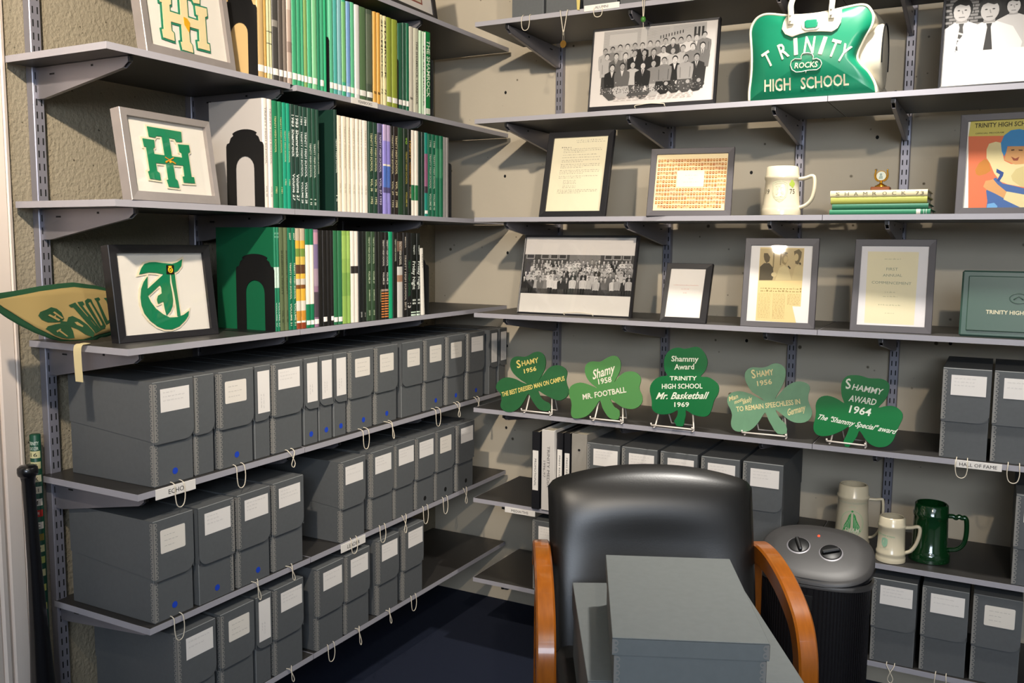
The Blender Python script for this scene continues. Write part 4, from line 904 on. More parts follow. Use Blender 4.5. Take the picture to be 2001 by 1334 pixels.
# (colour words, cover colour, bands, texts, sticker, height)
row1 = [('tan', '#c8a873', (), (), ST, .292), ('gold brown', '#b68d42', (), (), ST, .288), ('pale green', '#c2c093', ((.33, .337, '#3a3b30'), (.44, .447, '#3a3b30')), (), ST, .288), ('pale green', '#c6c39a', ((.33, .337, '#3a3b30'), (.44, .447, '#3a3b30')), (), ST, .288),
        ('black and silver', '#45423f', ((.5, .56, '#8a847c'), (.8, .97, '#77726b')), (), ST, .292), ('dark grey', '#544c46', (), (), ST, .29), ('brown grey', '#75695f', (), (), ST, .29), ('pinkish grey', '#b39d8f', ((.3, .4, '#8d7a6f'), (.7, .8, '#c8b6a8')), (), ST, .29)]
row1 += [('green', c, (), (), ST, .29) for c in ('#3f9d70', '#3a9a6f', '#4aa57a')] + [('olive green', '#7f9f5c', (), (), ST, .29), ('green', '#4aa879', (), (), ST, .29), ('light green', '#7cc08c', (), (), ST, .29), ('deep green', '#257f5a', (), (), None, .292), ('green', '#4aa67c', (), (), ST, .29), ('bright green', '#23a06c', (), (), None, .286),
         ('green', '#5ab088', (), (), ST, .288), ('blue green', '#4fa9a0', (), (), ST, .288), ('grey blue', '#7fb0b4', (), (), ST, .286), ('green with lime edge', '#37a07a', ((.15, .98, '#6fae70'),), (), ST, .286), ('blue', '#7da0bf', ((.15, .98, '#6f97c4'),), (), ST, .286), ('light green', '#62b98c', (), (), ST, .288), ('silver white', '#d9d6d2', (), (), ST, .286),
         ('grey green', '#56704c', (), (), ST, .286), ('dark grey green', '#475243', ((.2, .95, '#5a6350'),), (), ST, .286)]
row1 += [('orange', '#d8a14b', (), (('JJ', .11, .14, .5, '#2a2418', 0),), None, .286)] * 2 + [('cream patterned', '#e6d8a6', (), (('SHAMROCK', .30, .95, .5, '#3a3528', 0), ('73', .13, .19, .5, '#3a3528', 0)), None, .284)] * 2 + [('olive lime', '#8f9b38', (), (), ST, .284)] * 2
row1 += [('dark green', '#2a5f48', (), (), ST, .278), ('dark green', '#24503c', (), (), ST, .285), ('deep green', '#1f6a4a', (), (), ST, .288), ('light grey', '#cbc3b2', (), (('JJ', .15, .18, .4, '#2a2418', 0),), None, .282), ('pale grey', '#c9c6b0', (), (('THE SHAMROCK YEARBOOK', .10, .85, .35, '#5a5a4c', .0),), None, .282),
         ('pale green', '#b4cfae', (), (), None, .28), ('pale green', '#bcd2b4', (), (('THE SHAMROCK', .10, .85, .6, '#3f4a3c', 0),), None, .28), ('white', '#e6e2d8', (), (), None, .28), ('bright green', '#0f7a3c', ((.02, .09, '#dfe3d0'),), (('THE SHAMROCK', .22, .90, .62, '#dfe8cf', 0),), None, .285)]
bk1 = row1
row2 = [('white', '#b4aea9', ((0, 1, '#e9ddd0'),), ((TH, .40, .92, .35, '#9a948c', 0), ('VOL 25', .10, .2, .3, '#9a948c', 0)), None, .295)] * 2 + [('green', '#1f7a52', (), ((TH, .52, .86, .32, '#c4c98f', 0), ('1981', .14, .2, .32, '#c4c98f', 0)), None, .294)] * 2 + [('teal green', '#149170', (), ((TH, .44, .74, .36, '#b9cfa6', 0), ('1982', .22, .28, .36, '#b9cfa6', 0)), None, .294)] * 2
row2 += [('dark green', '#1d3a30', (), (('1983 Shamrock', .50, .90, .62, '#e3e8e0', 0), ('Volume 27', .08, .34, .62, '#e3e8e0', 0)), None, .294)] * 2 + [('dark green', '#1f4034', (), ((TH, .32, .76, .5, '#dfe6df', 0), ('1984', .82, .9, .5, '#dfe6df', 0), ('VOLUME 28', .06, .27, .5, '#dfe6df', 0)), None, .293)] * 2
row2 += [('dark green', '#1c4534', (), ((TH, .32, .66, .45, '#cfd8c8', 0), ('I II', .05, .11, .45, '#cfd8c8', 0)), None, .293)] * 2 + [('dark green', '#1b3f31', (), ((TH, .36, .70, .4, '#a9b8a4', 0),), None, .293), ('tall dark green', '#16342a', (), ((TH, .38, .72, .42, '#cfd8c8', 0), ('I II', .1, .16, .42, '#cfd8c8', 0)), None, .304)]
row2 += [('cream', c, (), (('TRINITY SHAMROCK', .45, .90, .3, '#cdbfa6', 0), ('VOL 32', .2, .3, .3, '#cdbfa6', 0)), None, .289) for c in ('#ecdcc2', '#eee0c8', '#ebdcc4', '#efe3cf', '#e8dcc9', '#eee2d0', '#f0e6d6')]
row2 += [('dark green', '#1e3f2e', (), ((TH, .46, .88, .45, '#d8d7a8', 0), ('VOL. 36', .24, .38, .45, '#d8d7a8', 0), ('1992', .1, .18, .45, '#d8d7a8', 0)), None, .289)] * 2 + [('dark violet', '#38324a', ((.9, 1, '#6a6288'),), ((TH, .46, .88, .45, '#c9c0d8', 0), ('VOL. 37 1993', .1, .4, .45, '#c9c0d8', 0)), None, .289)]
row2 += [('lavender and blue pictorial', '#8f86c8', ((.82, 1, '#b9a3c6'), (.56, .82, '#8d83cc'), (.54, .56, '#e6d9c8'), (.30, .54, '#4a6ab4'), (.24, .30, '#4b4470'), (.0, .13, '#8a80c4')), (), None, .289)] * 2 + [('black', '#1c1816', (), ((TH, .46, .9, .5, '#d8cda6', 0), ('VOL. 39', .22, .38, .5, '#d8cda6', 0), ('1995', .08, .16, .5, '#d8cda6', 0)), None, .289), ('dark brown', '#231a16', (), ((TH, .46, .9, .45, '#d8c9a0', 0), ('VOL. 39', .22, .38, .45, '#d8c9a0', 0), ('1995', .08, .16, .45, '#d8c9a0', 0)), None, .289)]
row2 += [('dark green', '#1e3f26', (), (), None, .289), ('dark', '#1a2a1c', (), (('90', .82, .9, .4, '#9ac84a', 0), (TH, .36, .74, .35, '#b8a850', 0), ('VOLUME 41', .1, .27, .35, '#b8a850', 0)), None, .289), ('black', '#15170f', (), (('TRINITY', .66, .88, .5, '#d09a3a', 0), ('CONNECTIONS', .36, .62, .4, '#b88030', 0), ('VOLUME', .2, .34, .4, '#c8b080', 0)), None, .289)]
row2 += [('white and green banded', '#eadfce', ((.18, .36, '#176a3c'),), (), None, .289)] * 2 + [('dark green', '#122c22', (), (), None, .289)] * 2 + [('teal and pink', '#138574', ((.35, .75, '#8f5a78'), (.28, .36, '#3a2a36')), (), (.03, .07), .289)]
row2 += [('green', '#146246', (), ((TH, .34, .76, .42, '#c8dac0', 0), ('1998', .84, .92, .42, '#c8dac0', 0), ('VOLUME 43', .08, .28, .42, '#c8dac0', 0)), None, .288)] * 2 + [('green', '#1a6a4a', ((.48, .84, '#357f5a'),), (), None, .288)] * 2 + [('grey', '#8f8a86', (), (), None, .287)] * 2
bk2 = row2
row3 = [('green', '#0f5a3a', ((0, 1, '#1a7452'), (.42, .62, '#b9cfc0')), (('II', .9, .95, .6, '#b9d8c4', 0), ('VOLUME 47', .04, .28, .4, '#c8dccb', 0)), None, .293)] * 2 + [('olive', '#5c6847', (), (('SHAMROCK TRINITY', .35, .78, .35, '#39422e', 0), ('VOL. 50', .08, .2, .35, '#39422e', 0)), None, .293)] * 2 + [('green', '#136a4c', (), ((TH, .30, .66, .42, '#cfd8b8', 0), ('2007', .88, .95, .42, '#cfd8b8', 0), ('VOLUME 51', .04, .26, .42, '#cfd8b8', 0)), None, .293)] * 2
SUN = ((.88, 1, '#b8a890'), (.80, .88, '#d8a838'), (.72, .80, '#6f8a3c'), (.64, .72, '#d0b050'), (.55, .64, '#5a3a24'), (.50, .55, '#e0b040'), (.44, .50, '#c8c0b0'), (.40, .44, '#7a4a20'), (.28, .40, '#dca838'), (.18, .28, '#d8cfc0'), (.08, .18, '#c88a30'), (0, .06, '#8a3a1c'))
row3 += [('sunflower pictorial', '#d8b040', SUN, (), (.06, .115), .292)] * 2 + [('green and white banded', '#13734a', ((.24, .84, '#ece2d2'),), (), (.03, .075), .291)] * 2 + [('purple mottled pictorial', '#8f6f86', ((.85, .97, '#b88a9a'), (.6, .85, '#7a6a8c'), (.42, .6, '#a08a98'), (.1, .36, '#4c4048')), (), (.03, .08), .29)]
row3 += [('black', '#15120f', (), (), s, .288) for s in (None, (.045, .095), None, (.05, .095))] + [('green', '#2a6a42', (), (), (.03, .08), .288)] * 2 + [('lime green', '#8fb054', ((.3, .55, '#7aa04a'), (.7, .95, '#9aba5c')), (), None, .288)] * 2
row3 += [('white and black banded', '#e8ded0', ((.54, .62, '#2a2622'),), (), None, .288)] * 2 + [('black', '#121514', (), (('2010', .05, .11, .35, '#c8c8c0', 0),), None, .288), ('black', '#161a14', (), (('2010', .05, .1, .3, '#9a9a90', 0),), None, .288)]
row3 += [('moss green', '#31482f', (), ((TH, .64, .94, .38, '#b9c6a4', 0), ('VOLUME 54', .42, .56, .38, '#b9c6a4', 0), ('SHAMROCK', .22, .35, .3, '#b9c6a4', 0), ('2010', .06, .12, .35, '#b9c6a4', 0)), None, .288)] * 2 + [('black', '#14140f', (), (), None, .288), ('black', '#191c12', (), (('SHAMROCK', .2, .34, .3, '#8a9a70', 0),), None, .288)]
row3 += [('black and orange striped', '#17130f', tuple((.02 + .03 * q, .035 + .03 * q, '#c8793a') for q in range(10)) + ((.32, .345, '#9a8474'),), ((TH, .61, .91, .42, '#d8d4c8', 0), ('VOLUME 55', .40, .54, .42, '#d8d4c8', 0)), None, .288)] * 2 + [('emerald', '#129a6a', (), (), None, .289), ('black', '#12150f', (), ((TH, .66, .92, .35, '#b8c0a8', 0),), None, .288)]
row3 += [('black, brown and white pictorial', '#1c1612', ((.0, .60, '#c9c4bc'), (.42, .50, '#a07a60'), (.78, .9, '#6a5040')), ((TH, .62, .9, .45, '#d8d0c0', 0),), None, .287), ('black', '#151110', (), (('TRINITY HIGH SCHOOL 2012', .08, .74, .5, '#b9aea0', 0), ('MEDIA', .82, .95, .35, '#b9aea0', 0)), None, .287), ('black', '#161514', (), ((TH, .24, .68, .55, '#1f5a3a', 0), ('13', .1, .16, .7, '#d8d4cc', 0)), None, .287)]
row3 += [('black green-striped foot', '#10140f', ((.0, .02, '#cfe0cc'), (.035, .05, '#cfe0cc')), (('TRINITY', .74, .86, .3, '#d8dcd0', 0), ('Friday Night', .32, .66, .55, '#d8dcd0', 0), ('II', .14, .2, .6, '#d8dcd0', 0)), None, .286)] * 2 + [('thin white', '#e6dfd2', (), (('TRINITY', .70, .92, .35, '#8a847a', 0),), None, .235)]
bk3 = row3
WHERE = {1: 'on the YEARBOOKS shelf', 2: 'in the middle yearbook row', 3: 'in the lowest yearbook row'}
DEPTH = {1: .225, 2: .205, 3: .228}
def place_books(zi, rows):
    spots = DATA['BOOKS'][zi]
    for k, ((a, b), (cw, cover, bands, texts, stk, hgt)) in enumerate(zip(spots, rows)):
        if k and a < spots[k - 1][1]:
            a = spots[k - 1][1] + .0005
        wd = max(.0085, b - a - .0008)
        lean = 0
        if zi == 3 and k == len(spots) - 1:
            lean, wd = -.045, .020
        lab = '%s yearbook%s, %s from the left %s' % (cw, ' with sticker' if stk else '', ordinal(k), WHERE[zi])
        r = random.Random(zi * 100 + k)
        fx = LX - .008 - r.uniform(0, .0025)
        y = (a + b) / 2
        book(lab, (fx, y, Z[zi] + .0003), PI / 2, wd, hgt, DEPTH[zi] - r.uniform(0, .01), cover, bands, texts, stk, lean, group='yearbooks ' + WHERE[zi])
assert len(bk1) == 41 and len(bk2) == 42 and len(bk3) == 37, (len(bk1), len(bk2), len(bk3))
place_books(1, bk1)
place_books(2, bk2)
place_books(3, bk3)

# ------------------------------------------------------------------ bookends
def bookend(label, x_front, y, z, wd, h, foot, window=True):
    """steel plate across the shelf; foot runs towards +y (1) or -y (-1)"""
    t = thing('bookend', label, 'bookend', (x_front - wd / 2, y, z + .0004), (0, 0, 0), 'black bookends')
    hw = wd / 2
    o = [(-hw, 0), (-hw, h - .045), (-hw + .003, h - .038), (-hw + .012, h - .035), (-hw + .018, h - .022), (-hw + .028, h - .016)]
    for k in range(9):
        a = PI * (.82 - .64 * k / 8)
        o.append(((hw - .016) * math.cos(a), h - .022 + .022 * math.sin(a)))
    o += [(hw - .028, h - .016), (hw - .018, h - .022), (hw - .012, h - .035), (hw - .003, h - .038), (hw, h - .045), (hw, 0)]
    b = MB()
    if window:
        ww, wh = hw * .5, h * .66
        inner = [(ww, 0), (ww, wh - ww)] + [(ww * math.cos(a), wh - ww + ww * math.sin(a)) for a in [PI * k / 10 for k in range(1, 10)]] + [(-ww, wh - ww), (-ww, 0)]
        b.prism(o + inner, -.0008, .0008)
    else:
        b.prism(o, -.0008, .0008)
    b.build('plate', M_black, t)
    if foot:
        f = MB()
        ln = foot * (.055 if foot < 0 else .014)
        f.box(-hw, hw, min(.001 * foot, ln), max(.001 * foot, ln), 0, .0008)
        f.build('foot_plate', M_black, t)
B1, B2, B3 = DATA['BOOKS'][1], DATA['BOOKS'][2], DATA['BOOKS'][3]
bookend('black steel bookend left of the top row of yearbooks', LX - .008, B1[0][0] - .002, Z[1], .13, .225, -1)
bookend('black steel bookend against the white yearbook cover', LX - .006, B2[0][0] - .002, Z[2], .138, .214, -1)
bookend('black steel bookend against the green yearbook cover', LX - .010, B3[0][0] - .002, Z[3], .145, .218, -1)
bookend('black steel bookend right of the top row of yearbooks', LX - .002, B1[-1][1] + .003, Z[1], .13, .232, 1, False)
bookend('black steel bookend right of the middle yearbook row', LX - .002, B2[-1][1] + .003, Z[2], .13, .232, 1, False)
bookend('black steel bookend right of the lowest yearbook row', LX + .000, B3[-1][1] + .006, Z[3], .13, .212, 1, False)
bookend('black steel bookend among the green books of the top row', LX - .0075, (B1[16][1] + B1[17][0]) / 2, Z[1], .13, .20, 0)
bookend('black steel bookend among the dark green books of the top row', LX - .0075, (B1[31][1] + B1[32][0]) / 2 - .001, Z[1], .13, .20, 0)
# ------------------------------------------------------------------ framed pictures
def frame(key, label, bw, m_frame, back=.016, lip=.004, win=None, group=None):
    wall, base, yaw, tilt, wd, h = DATA['FRAMES'][key]
    rz = yaw + (PI / 2 if wall == 'L' else 0)
    t = thing('picture_frame', label, 'picture frame', base, (-tilt, 0, rz), group)
    hw = wd / 2
    x0, x1, z0, z1 = win or (-hw + bw, hw - bw, bw, h - bw)
    b = MB()
    outer = [(-hw, 0), (hw, 0), (hw, h), (-hw, h)]
    inner = [(x0, z0), (x1, z0), (x1, z1), (x0, z1)]
    for i in range(4):
        j = (i + 1) % 4
        (ax, az), (bx, bz), (cx, cz), (dx, dz) = outer[i], outer[j], inner[j], inner[i]
        def q(p, y): return (p[0], y, p[1])
        k = .0014
        ex = lambda p: (p[0] + (k if p[0] < 0 else -k), p[1] + (k if p[1] < h / 2 else -k))
        A, B, Cc, Dd = outer[i], outer[j], inner[j], inner[i]
        b.face([q(ex(A), 0), q(ex(B), 0), q(Cc, .0012), q(Dd, .0012)])
        b.face([q(A, k), q(B, k), q(ex(B), 0), q(ex(A), 0)])
        b.face([q(A, back), q(B, back), q(B, k), q(A, k)])
        b.face([q(Dd, .0012), q(Cc, .0012), q(Cc, min(back - .001, lip * 4 + .002)), q(Dd, min(back - .001, lip * 4 + .002))])
    b.face([(-hw, back, 0), (-hw, back, h), (hw, back, h), (hw, back, 0)])
    b.build('frame_border', m_frame, t)
    g = MB()
    e = .0004
    g.box(x0 + e, x1 - e, lip - .0005, lip + .0005, z0 + e, z1 - e)
    g.build('glass_pane', glass_mat(), t)
    # strut at the back so that it stands
    s = MB()
    ln = h * .72
    th = tilt * 2 + .12
    by = back + .001
    s.add([(-.02, by, h * .70), (.02, by, h * .70), (.026, by + math.sin(th) * ln, h * .70 - math.cos(th) * ln), (-.026, by + math.sin(th) * ln, h * .70 - math.cos(th) * ln),
           (-.02, by + .002, h * .70), (.02, by + .002, h * .70), (.026, by + math.sin(th) * ln + .002, h * .70 - math.cos(th) * ln), (-.026, by + math.sin(th) * ln + .002, h * .70 - math.cos(th) * ln)],
          [(0, 1, 2, 3), (7, 6, 5, 4), (0, 4, 5, 1), (1, 5, 6, 2), (2, 6, 7, 3), (3, 7, 4, 0)])
    s.build('easel_strut', M_black, t)
    return t, (x0, x1, z0, z1), lip + .0035

class Print:
    """flat picture: normalised window coordinates (0..1), later shapes lie a hair in front"""
    def __init__(s, win, y):
        s.b, s.win, s.y, s.n, s.step = MB(), win, y, 0, .00001
    def P(s, u, v, raw=False):
        if raw:
            return (u, s.y - s.n, v)
        u, v = max(0, min(1, u)), max(0, min(1, v))
        x0, x1, z0, z1 = s.win
        return (x0 + u * (x1 - x0), s.y - s.n, z0 + v * (z1 - z0))
    def layer(s):
        s.n += s.step
    def poly(s, pts, c, raw=False):
        s.layer()
        s.b.face([s.P(u, v, raw) for u, v in pts], c=c)
    def rect(s, u0, v0, u1, v1, c, lay=True):
        if lay:
            s.layer()
        s.b.face([s.P(u0, v0), s.P(u1, v0), s.P(u1, v1), s.P(u0, v1)], c=c)
    def ell(s, u, v, ru, rv, c, n=12, a0=0, a1=2 * PI, lay=True):
        if lay:
            s.layer()
        s.b.face([s.P(u + ru * math.cos(a0 + (a1 - a0) * k / n), v + rv * math.sin(a0 + (a1 - a0) * k / n)) for k in range(n + (1 if a1 - a0 < 6.2 else 0))], c=c)
    def line(s, pts, wdt, c):
        s.layer()
        for (a, b2), (c2, d) in zip(pts, pts[1:]):
            L = math.hypot(c2 - a, d - b2) or 1
            nx, ny = -(d - b2) / L * wdt, (c2 - a) / L * wdt
            s.b.face([s.P(a - nx, b2 - ny), s.P(c2 - nx, d - ny), s.P(c2 + nx, d + ny), s.P(a + nx, b2 + ny)], c=c)
    def words(s, u0, v, u1, h, c, seed, dens=.8):
        """a line of print too small to read"""
        r = random.Random(seed)
        u = u0
        s.layer()
        asp = (s.win[1] - s.win[0]) / (s.win[3] - s.win[2])
        while u < u1:
            wl = min(r.uniform(.012, .05), u1 - u)
            n = max(1, int(wl / (h / asp * .75)))
            for q in range(n):
                cw = wl / n
                hh = h * r.choice((.6, .6, 1))
                s.b.face([s.P(u + q * cw, v), s.P(u + (q + dens) * cw, v), s.P(u + (q + dens) * cw, v + hh), s.P(u + q * cw, v + hh)], c=c)
            u += wl + .014
    def text(s, t, u0, v0, u1, v1, h, c, bold=True, raw=False, shear=0):
        s.layer()
        a, b2 = s.P(u0, v0, raw), s.P(u1, v1, raw)
        hh = h if raw else h * (s.win[3] - s.win[2])
        s.b.text(t, a[0], a[2], b2[0], b2[2], hh, s.y - s.n, shear, c=c, bold=bold)
    def done(s, parent, name='print'):
        return s.b.build(name, ink('paper_print', .7, .2, .86), parent)

def grey(v, warm=.03):
    v = max(0, min(1, v))
    return (v * (1 + warm), v, v * (1 - warm))

def person_bw(p, u, v, s, r, asp, legs=False, kneel=False):
    """small photographed figure; (u,v) is the chin, s the head height; u is scaled by asp"""
    k = s / asp
    coat = r.choice((.12, .18, .25, .45, .62, .72, .8, .85, .68, .5, .38))
    sk = r.uniform(.62, .8)
    sh = 1.25 * k
    p.poly([(u - sh, v - 1.2 * s), (u - sh * .95, v - .45 * s), (u - .4 * k, v - .08 * s), (u + .4 * k, v - .08 * s), (u + sh * .95, v - .45 * s), (u + sh, v - 1.2 * s), (u + sh * .85, v - 3.0 * s), (u - sh * .85, v - 3.0 * s)], grey(coat))
    if coat < .5:
        p.poly([(u - .28 * k, v - .05 * s), (u + .28 * k, v - .05 * s), (u, v - 1.1 * s)], grey(.82))
        if r.random() < .6:
            p.poly([(u - .07 * k, v - .2 * s), (u + .07 * k, v - .2 * s), (u + .04 * k, v - 1.0 * s), (u - .04 * k, v - 1.0 * s)], grey(.15))
    else:
        p.line([(u - .75 * k, v - .8 * s), (u - .7 * k, v - 2.4 * s)], .05 * k, grey(coat - .2))
        p.line([(u + .75 * k, v - .8 * s), (u + .7 * k, v - 2.4 * s)], .05 * k, grey(coat - .2))
    p.poly([(u - .2 * k, v - .2 * s), (u + .2 * k, v - .2 * s), (u + .2 * k, v + .2 * s), (u - .2 * k, v + .2 * s)], grey(sk - .12))
    hr = r.uniform(.05, .3)
    p.ell(u, v + .58 * s, .44 * k, .5 * s, grey(hr))
    p.ell(u, v + .42 * s, .36 * k, .44 * s, grey(sk))
    if s > .04:
        for q in (-.14, .14):
            p.ell(u + q * k, v + .5 * s, .055 * k, .03 * s, grey(.2), 6)
        p.line([(u - .1 * k, v + .2 * s), (u + .1 * k, v + .2 * s)], .025 * s, grey(.35))
        p.line([(u, v + .48 * s), (u + .03 * k, v + .33 * s)], .02 * k, grey(sk - .15))
    if kneel:
        p.poly([(u - sh * .9, v - 2.6 * s), (u + sh * .9, v - 2.6 * s), (u + sh * 1.1, v - 3.6 * s), (u + sh * .5, v - 4.5 * s), (u - sh * .2, v - 4.6 * s), (u - sh, v - 3.7 * s)], grey(r.choice((.12, .2, .7, .3))))
        p.ell(u + .5 * k, v - 3.0 * s, .3 * k, .3 * s, grey(sk))
    if legs:
        lg = r.choice((.1, .18, .25))
        for q in (-1, 1):
            p.poly([(u + q * .75 * k, v - 2.9 * s), (u + q * .1 * k, v - 2.9 * s), (u + q * .15 * k, v - 5.4 * s), (u + q * .6 * k, v - 5.4 * s)], grey(lg))

def people(p, n, place):
    base = p.n
    for k in range(n):
        p.n = base + (k % 2) * .00022
        place(k)
    p.n = base + .00045

# large class photograph beside the bag
t, wn, y = frame('RF1', 'wide black framed group photograph left of the green bag', .0045, M_frame_black, back=.018, win=(-.2112, .2078, .0152, .2728))
p = Print(wn, y)
p.rect(0, 0, 1, 1, '#ded6cf')
q = DATA['ART']['RF1ph']
u0, u1, v0, v1 = q[0][0], q[1][0], q[2][1], q[0][1]
p.rect(u0, v0, u1, v1, grey(.70))
for k in range(22):
    p.rect(u0, v0 + (v1 - v0) * (.55 + .02 * k), u1, v0 + (v1 - v0) * (.553 + .02 * k), grey(.52))
p.rect(u0 + .05, .80, u0 + .28, .94, grey(.74)); p.rect(u0 + .31, .70, u0 + .36, v1, grey(.74)); p.rect(u0 + .54, .70, u0 + .57, v1, grey(.7))
for k in range(3):
    p.rect(u1 - .095 + .03 * k, .82, u1 - .078 + .03 * k, .94, grey(.2))
for k in range(9):
    p.rect(.55 + .022 * k, .83 + .006 * k, .558 + .022 * k, .87 + .006 * k, grey(.25))
r = random.Random(3)
p.rect(u0, v0, u1, v0 + .22, grey(.36))
asp = (wn[1] - wn[0]) / (wn[3] - wn[2])
s = .078
people(p, 14, lambda k:
    person_bw(p, u0 + .02 + (u1 - u0 - .03) * k / 13, .70 + .006 * k + r.uniform(-.015, .02), s * .92, r, asp))
people(p, 11, lambda k:
    person_bw(p, u0 + .04 + (u1 - u0 - .06) * k / 10, .60 + .006 * k + r.uniform(-.02, .02), s, r, asp, legs=True))
people(p, 9, lambda k:
    person_bw(p, u0 + .09 + (u1 - u0 - .15) * k / 8, .46 + .006 * k + r.uniform(-.02, .02), s * 1.08, r, asp, kneel=True))
for k in range(260):
    uu, vv = r.uniform(u0, u1 - .01), v0 + abs(r.gauss(0, .06))
    if vv < v0 + .16:
        p.ell(uu, vv, r.uniform(.002, .006), r.uniform(.004, .009), grey(r.choice((.2, .3, .5, .7, .8))), 5, lay=(k % 20 == 0))
for k in range(4):
    p.words(.20, .105 - .022 * k, .84 - (.66 if k == 3 else 0), .011, '#b9aca4', k)
p.done(t)

# right photograph with two men in ties
t, wn, y = frame('RF2', 'black framed photograph of young men in shirts and ties, cut by the right edge', .006, M_frame_black, back=.018, win=(-.193, .193, .008, .302))
p = Print(wn, y)
p.rect(0, 0, 1, 1, '#efe9df')
p.rect(.0, .33, .94, .97, grey(.16))
for k in range(14):
    for j in range(4):
        p.rect(.0 + .055 * j + (.027 if k % 2 else 0), .55 + .03 * k, .05 + .055 * j + (.027 if k % 2 else 0), .573 + .03 * k, grey(.5), lay=(j == 0))
def big_man(u, v, s, hair, shirt, tie, seed):
    k = s / 1.31
    p.poly([(u - 1.2 * k, .33), (u - 1.25 * k, v - .9 * s), (u - .9 * k, v - .35 * s), (u - .3 * k, v - .05 * s), (u + .3 * k, v - .05 * s), (u + .95 * k, v - .35 * s), (u + 1.35 * k, v - 1.1 * s), (u + 1.3 * k, .33)], grey(shirt))
    p.poly([(u - .24 * k, v - .1 * s), (u + .24 * k, v - .1 * s), (u + .22 * k, v + .3 * s), (u - .22 * k, v + .3 * s)], grey(.58))
    p.ell(u, v + .6 * s, .46 * k, .52 * s, grey(hair), 16)
    p.ell(u, v + .45 * s, .37 * k, .47 * s, grey(.70), 16)
    p.poly([(u - .38 * k, v + .7 * s), (u - .1 * k, v + .82 * s), (u + .15 * k, v + .72 * s), (u + .38 * k, v + .78 * s), (u + .3 * k, v + 1.0 * s), (u - .3 * k, v + 1.0 * s)], grey(hair))
    for e in (-.15, .15):
        p.ell(u + e * k, v + .52 * s, .06 * k, .03 * s, grey(.2), 8)
    p.line([(u - .13 * k, v + .18 * s), (u + .13 * k, v + .18 * s)], .02 * s, grey(.38))
    p.line([(u, v + .5 * s), (u + .04 * k, v + .34 * s)], .02 * k, grey(.5))
    if tie:
        p.poly([(u - .12 * k, v - .12 * s), (u + .12 * k, v - .12 * s), (u + .07 * k, v - .3 * s), (u + .2 * k, v - 1.5 * s), (u, v - 1.7 * s), (u - .2 * k, v - 1.5 * s), (u - .07 * k, v - .3 * s)], grey(tie))
        if seed == 1:
            for q in range(4):
                p.poly([(u - .18 * k, v - (.5 + .3 * q) * s), (u + .18 * k, v - (.65 + .3 * q) * s), (u + .18 * k, v - (.75 + .3 * q) * s), (u - .18 * k, v - (.6 + .3 * q) * s)], grey(.75))
big_man(.60, .66, .13, .15, .7, .2, 3)
big_man(.78, .68, .13, .2, .6, .25, 4)
big_man(.44, .66, .15, .1, .74, 0, 5)
big_man(.11, .63, .20, .14, .84, .3, 1)
big_man(.29, .61, .21, .2, .86, .25, 2)
p.rect(.94, .0, 1, 1, '#efe9df'); p.rect(0, 0, 1, .33, '#efe9df'); p.rect(0, .97, 1, 1, '#efe9df')
p.done(t)

# typed sheet
t, wn, y = frame('RF3', 'black framed yellowed typewritten sheet on the back wall', .021, M_frame_black)
p = Print(wn, y)
p.rect(0, 0, 1, 1, '#eee3c3')
p.words(.42, .955, .90, .016, '#a9a08a', 1, .5); p.words(.43, .93, .95, .016, '#a9a08a', 2, .5)
p.words(.16, .865, .34, .013, '#55504a', 3)
yv, seed = .842, 5
for n, ind, e in ((3, .20, .9), (1, .20, .82), (1, .19, .88), (2, .19, .88), (3, .18, .9), (3, .17, .9), (2, .17, .88)):
    for k in range(n):
        p.words(ind, yv, e - (.3 if k == n - 1 and n > 1 else 0), .010, '#a49a86', seed)
        seed += 1
        yv -= .022
    yv -= .014
for k in range(5):
    p.words(.26, yv, .5, .010, '#a49a86', seed + k); yv -= .021 if k != 2 else .032
yv -= .012
for k in range(3):
    p.words(.17, yv, .9 - (.3 if k == 2 else 0), .010, '#a49a86', seed + 9 + k); yv -= .02
p.done(t)

# sheet of tiny portraits
t, wn, y = frame('RF4', 'dark framed composite of tiny orange portraits round a blank panel', .0195, M_frame_char)
p = Print(wn, y)
p.rect(0, 0, 1, 1, '#f2dcae')
r = random.Random(9)
for row in range(12):
    p.n += .00006
    for c in range(24):
        if 3 <= row <= 6 and 7 <= c <= 15:
            continue
        if row == 11 and (c == 0 or c == 23):
            continue
        uu, vv = .022 + c * .0405, .915 - row * .074
        base = r.choice(('#d08a3a', '#c87a3a', '#d8964a', '#c06a34'))
        p.b.face([p.P(uu, vv), p.P(uu + .031, vv), p.P(uu + .031, vv - .050), p.P(uu, vv - .050)], c=base)
        n0 = p.n
        p.n += .00002
        p.ell(uu + .0155, vv - .017, .0085, .016, '#5a3016', 8, lay=False)
        p.n += .00002
        p.ell(uu + .0155, vv - .021, .0065, .013, r.choice(('#efc08a', '#e8b47a', '#f2d0a0')), 8, lay=False)
        p.n += .00001
        p.b.face([p.P(uu + .004, vv - .049), p.P(uu + .027, vv - .049), p.P(uu + .022, vv - .036), p.P(uu + .009, vv - .036)], c=r.choice(('#7a4a20', '#9a5a2a', '#e8d0a0')))
        p.n = n0
p.n += .0002
p.rect(.31, .42, .685, .71, '#f6e8c6')
for k, (a, b2) in enumerate(((.42, .60), (.47, .53), (.40, .62))):
    p.words(a, .62 - .06 * k, b2, .014, '#d9c9a4', k + 40)
p.done(t)

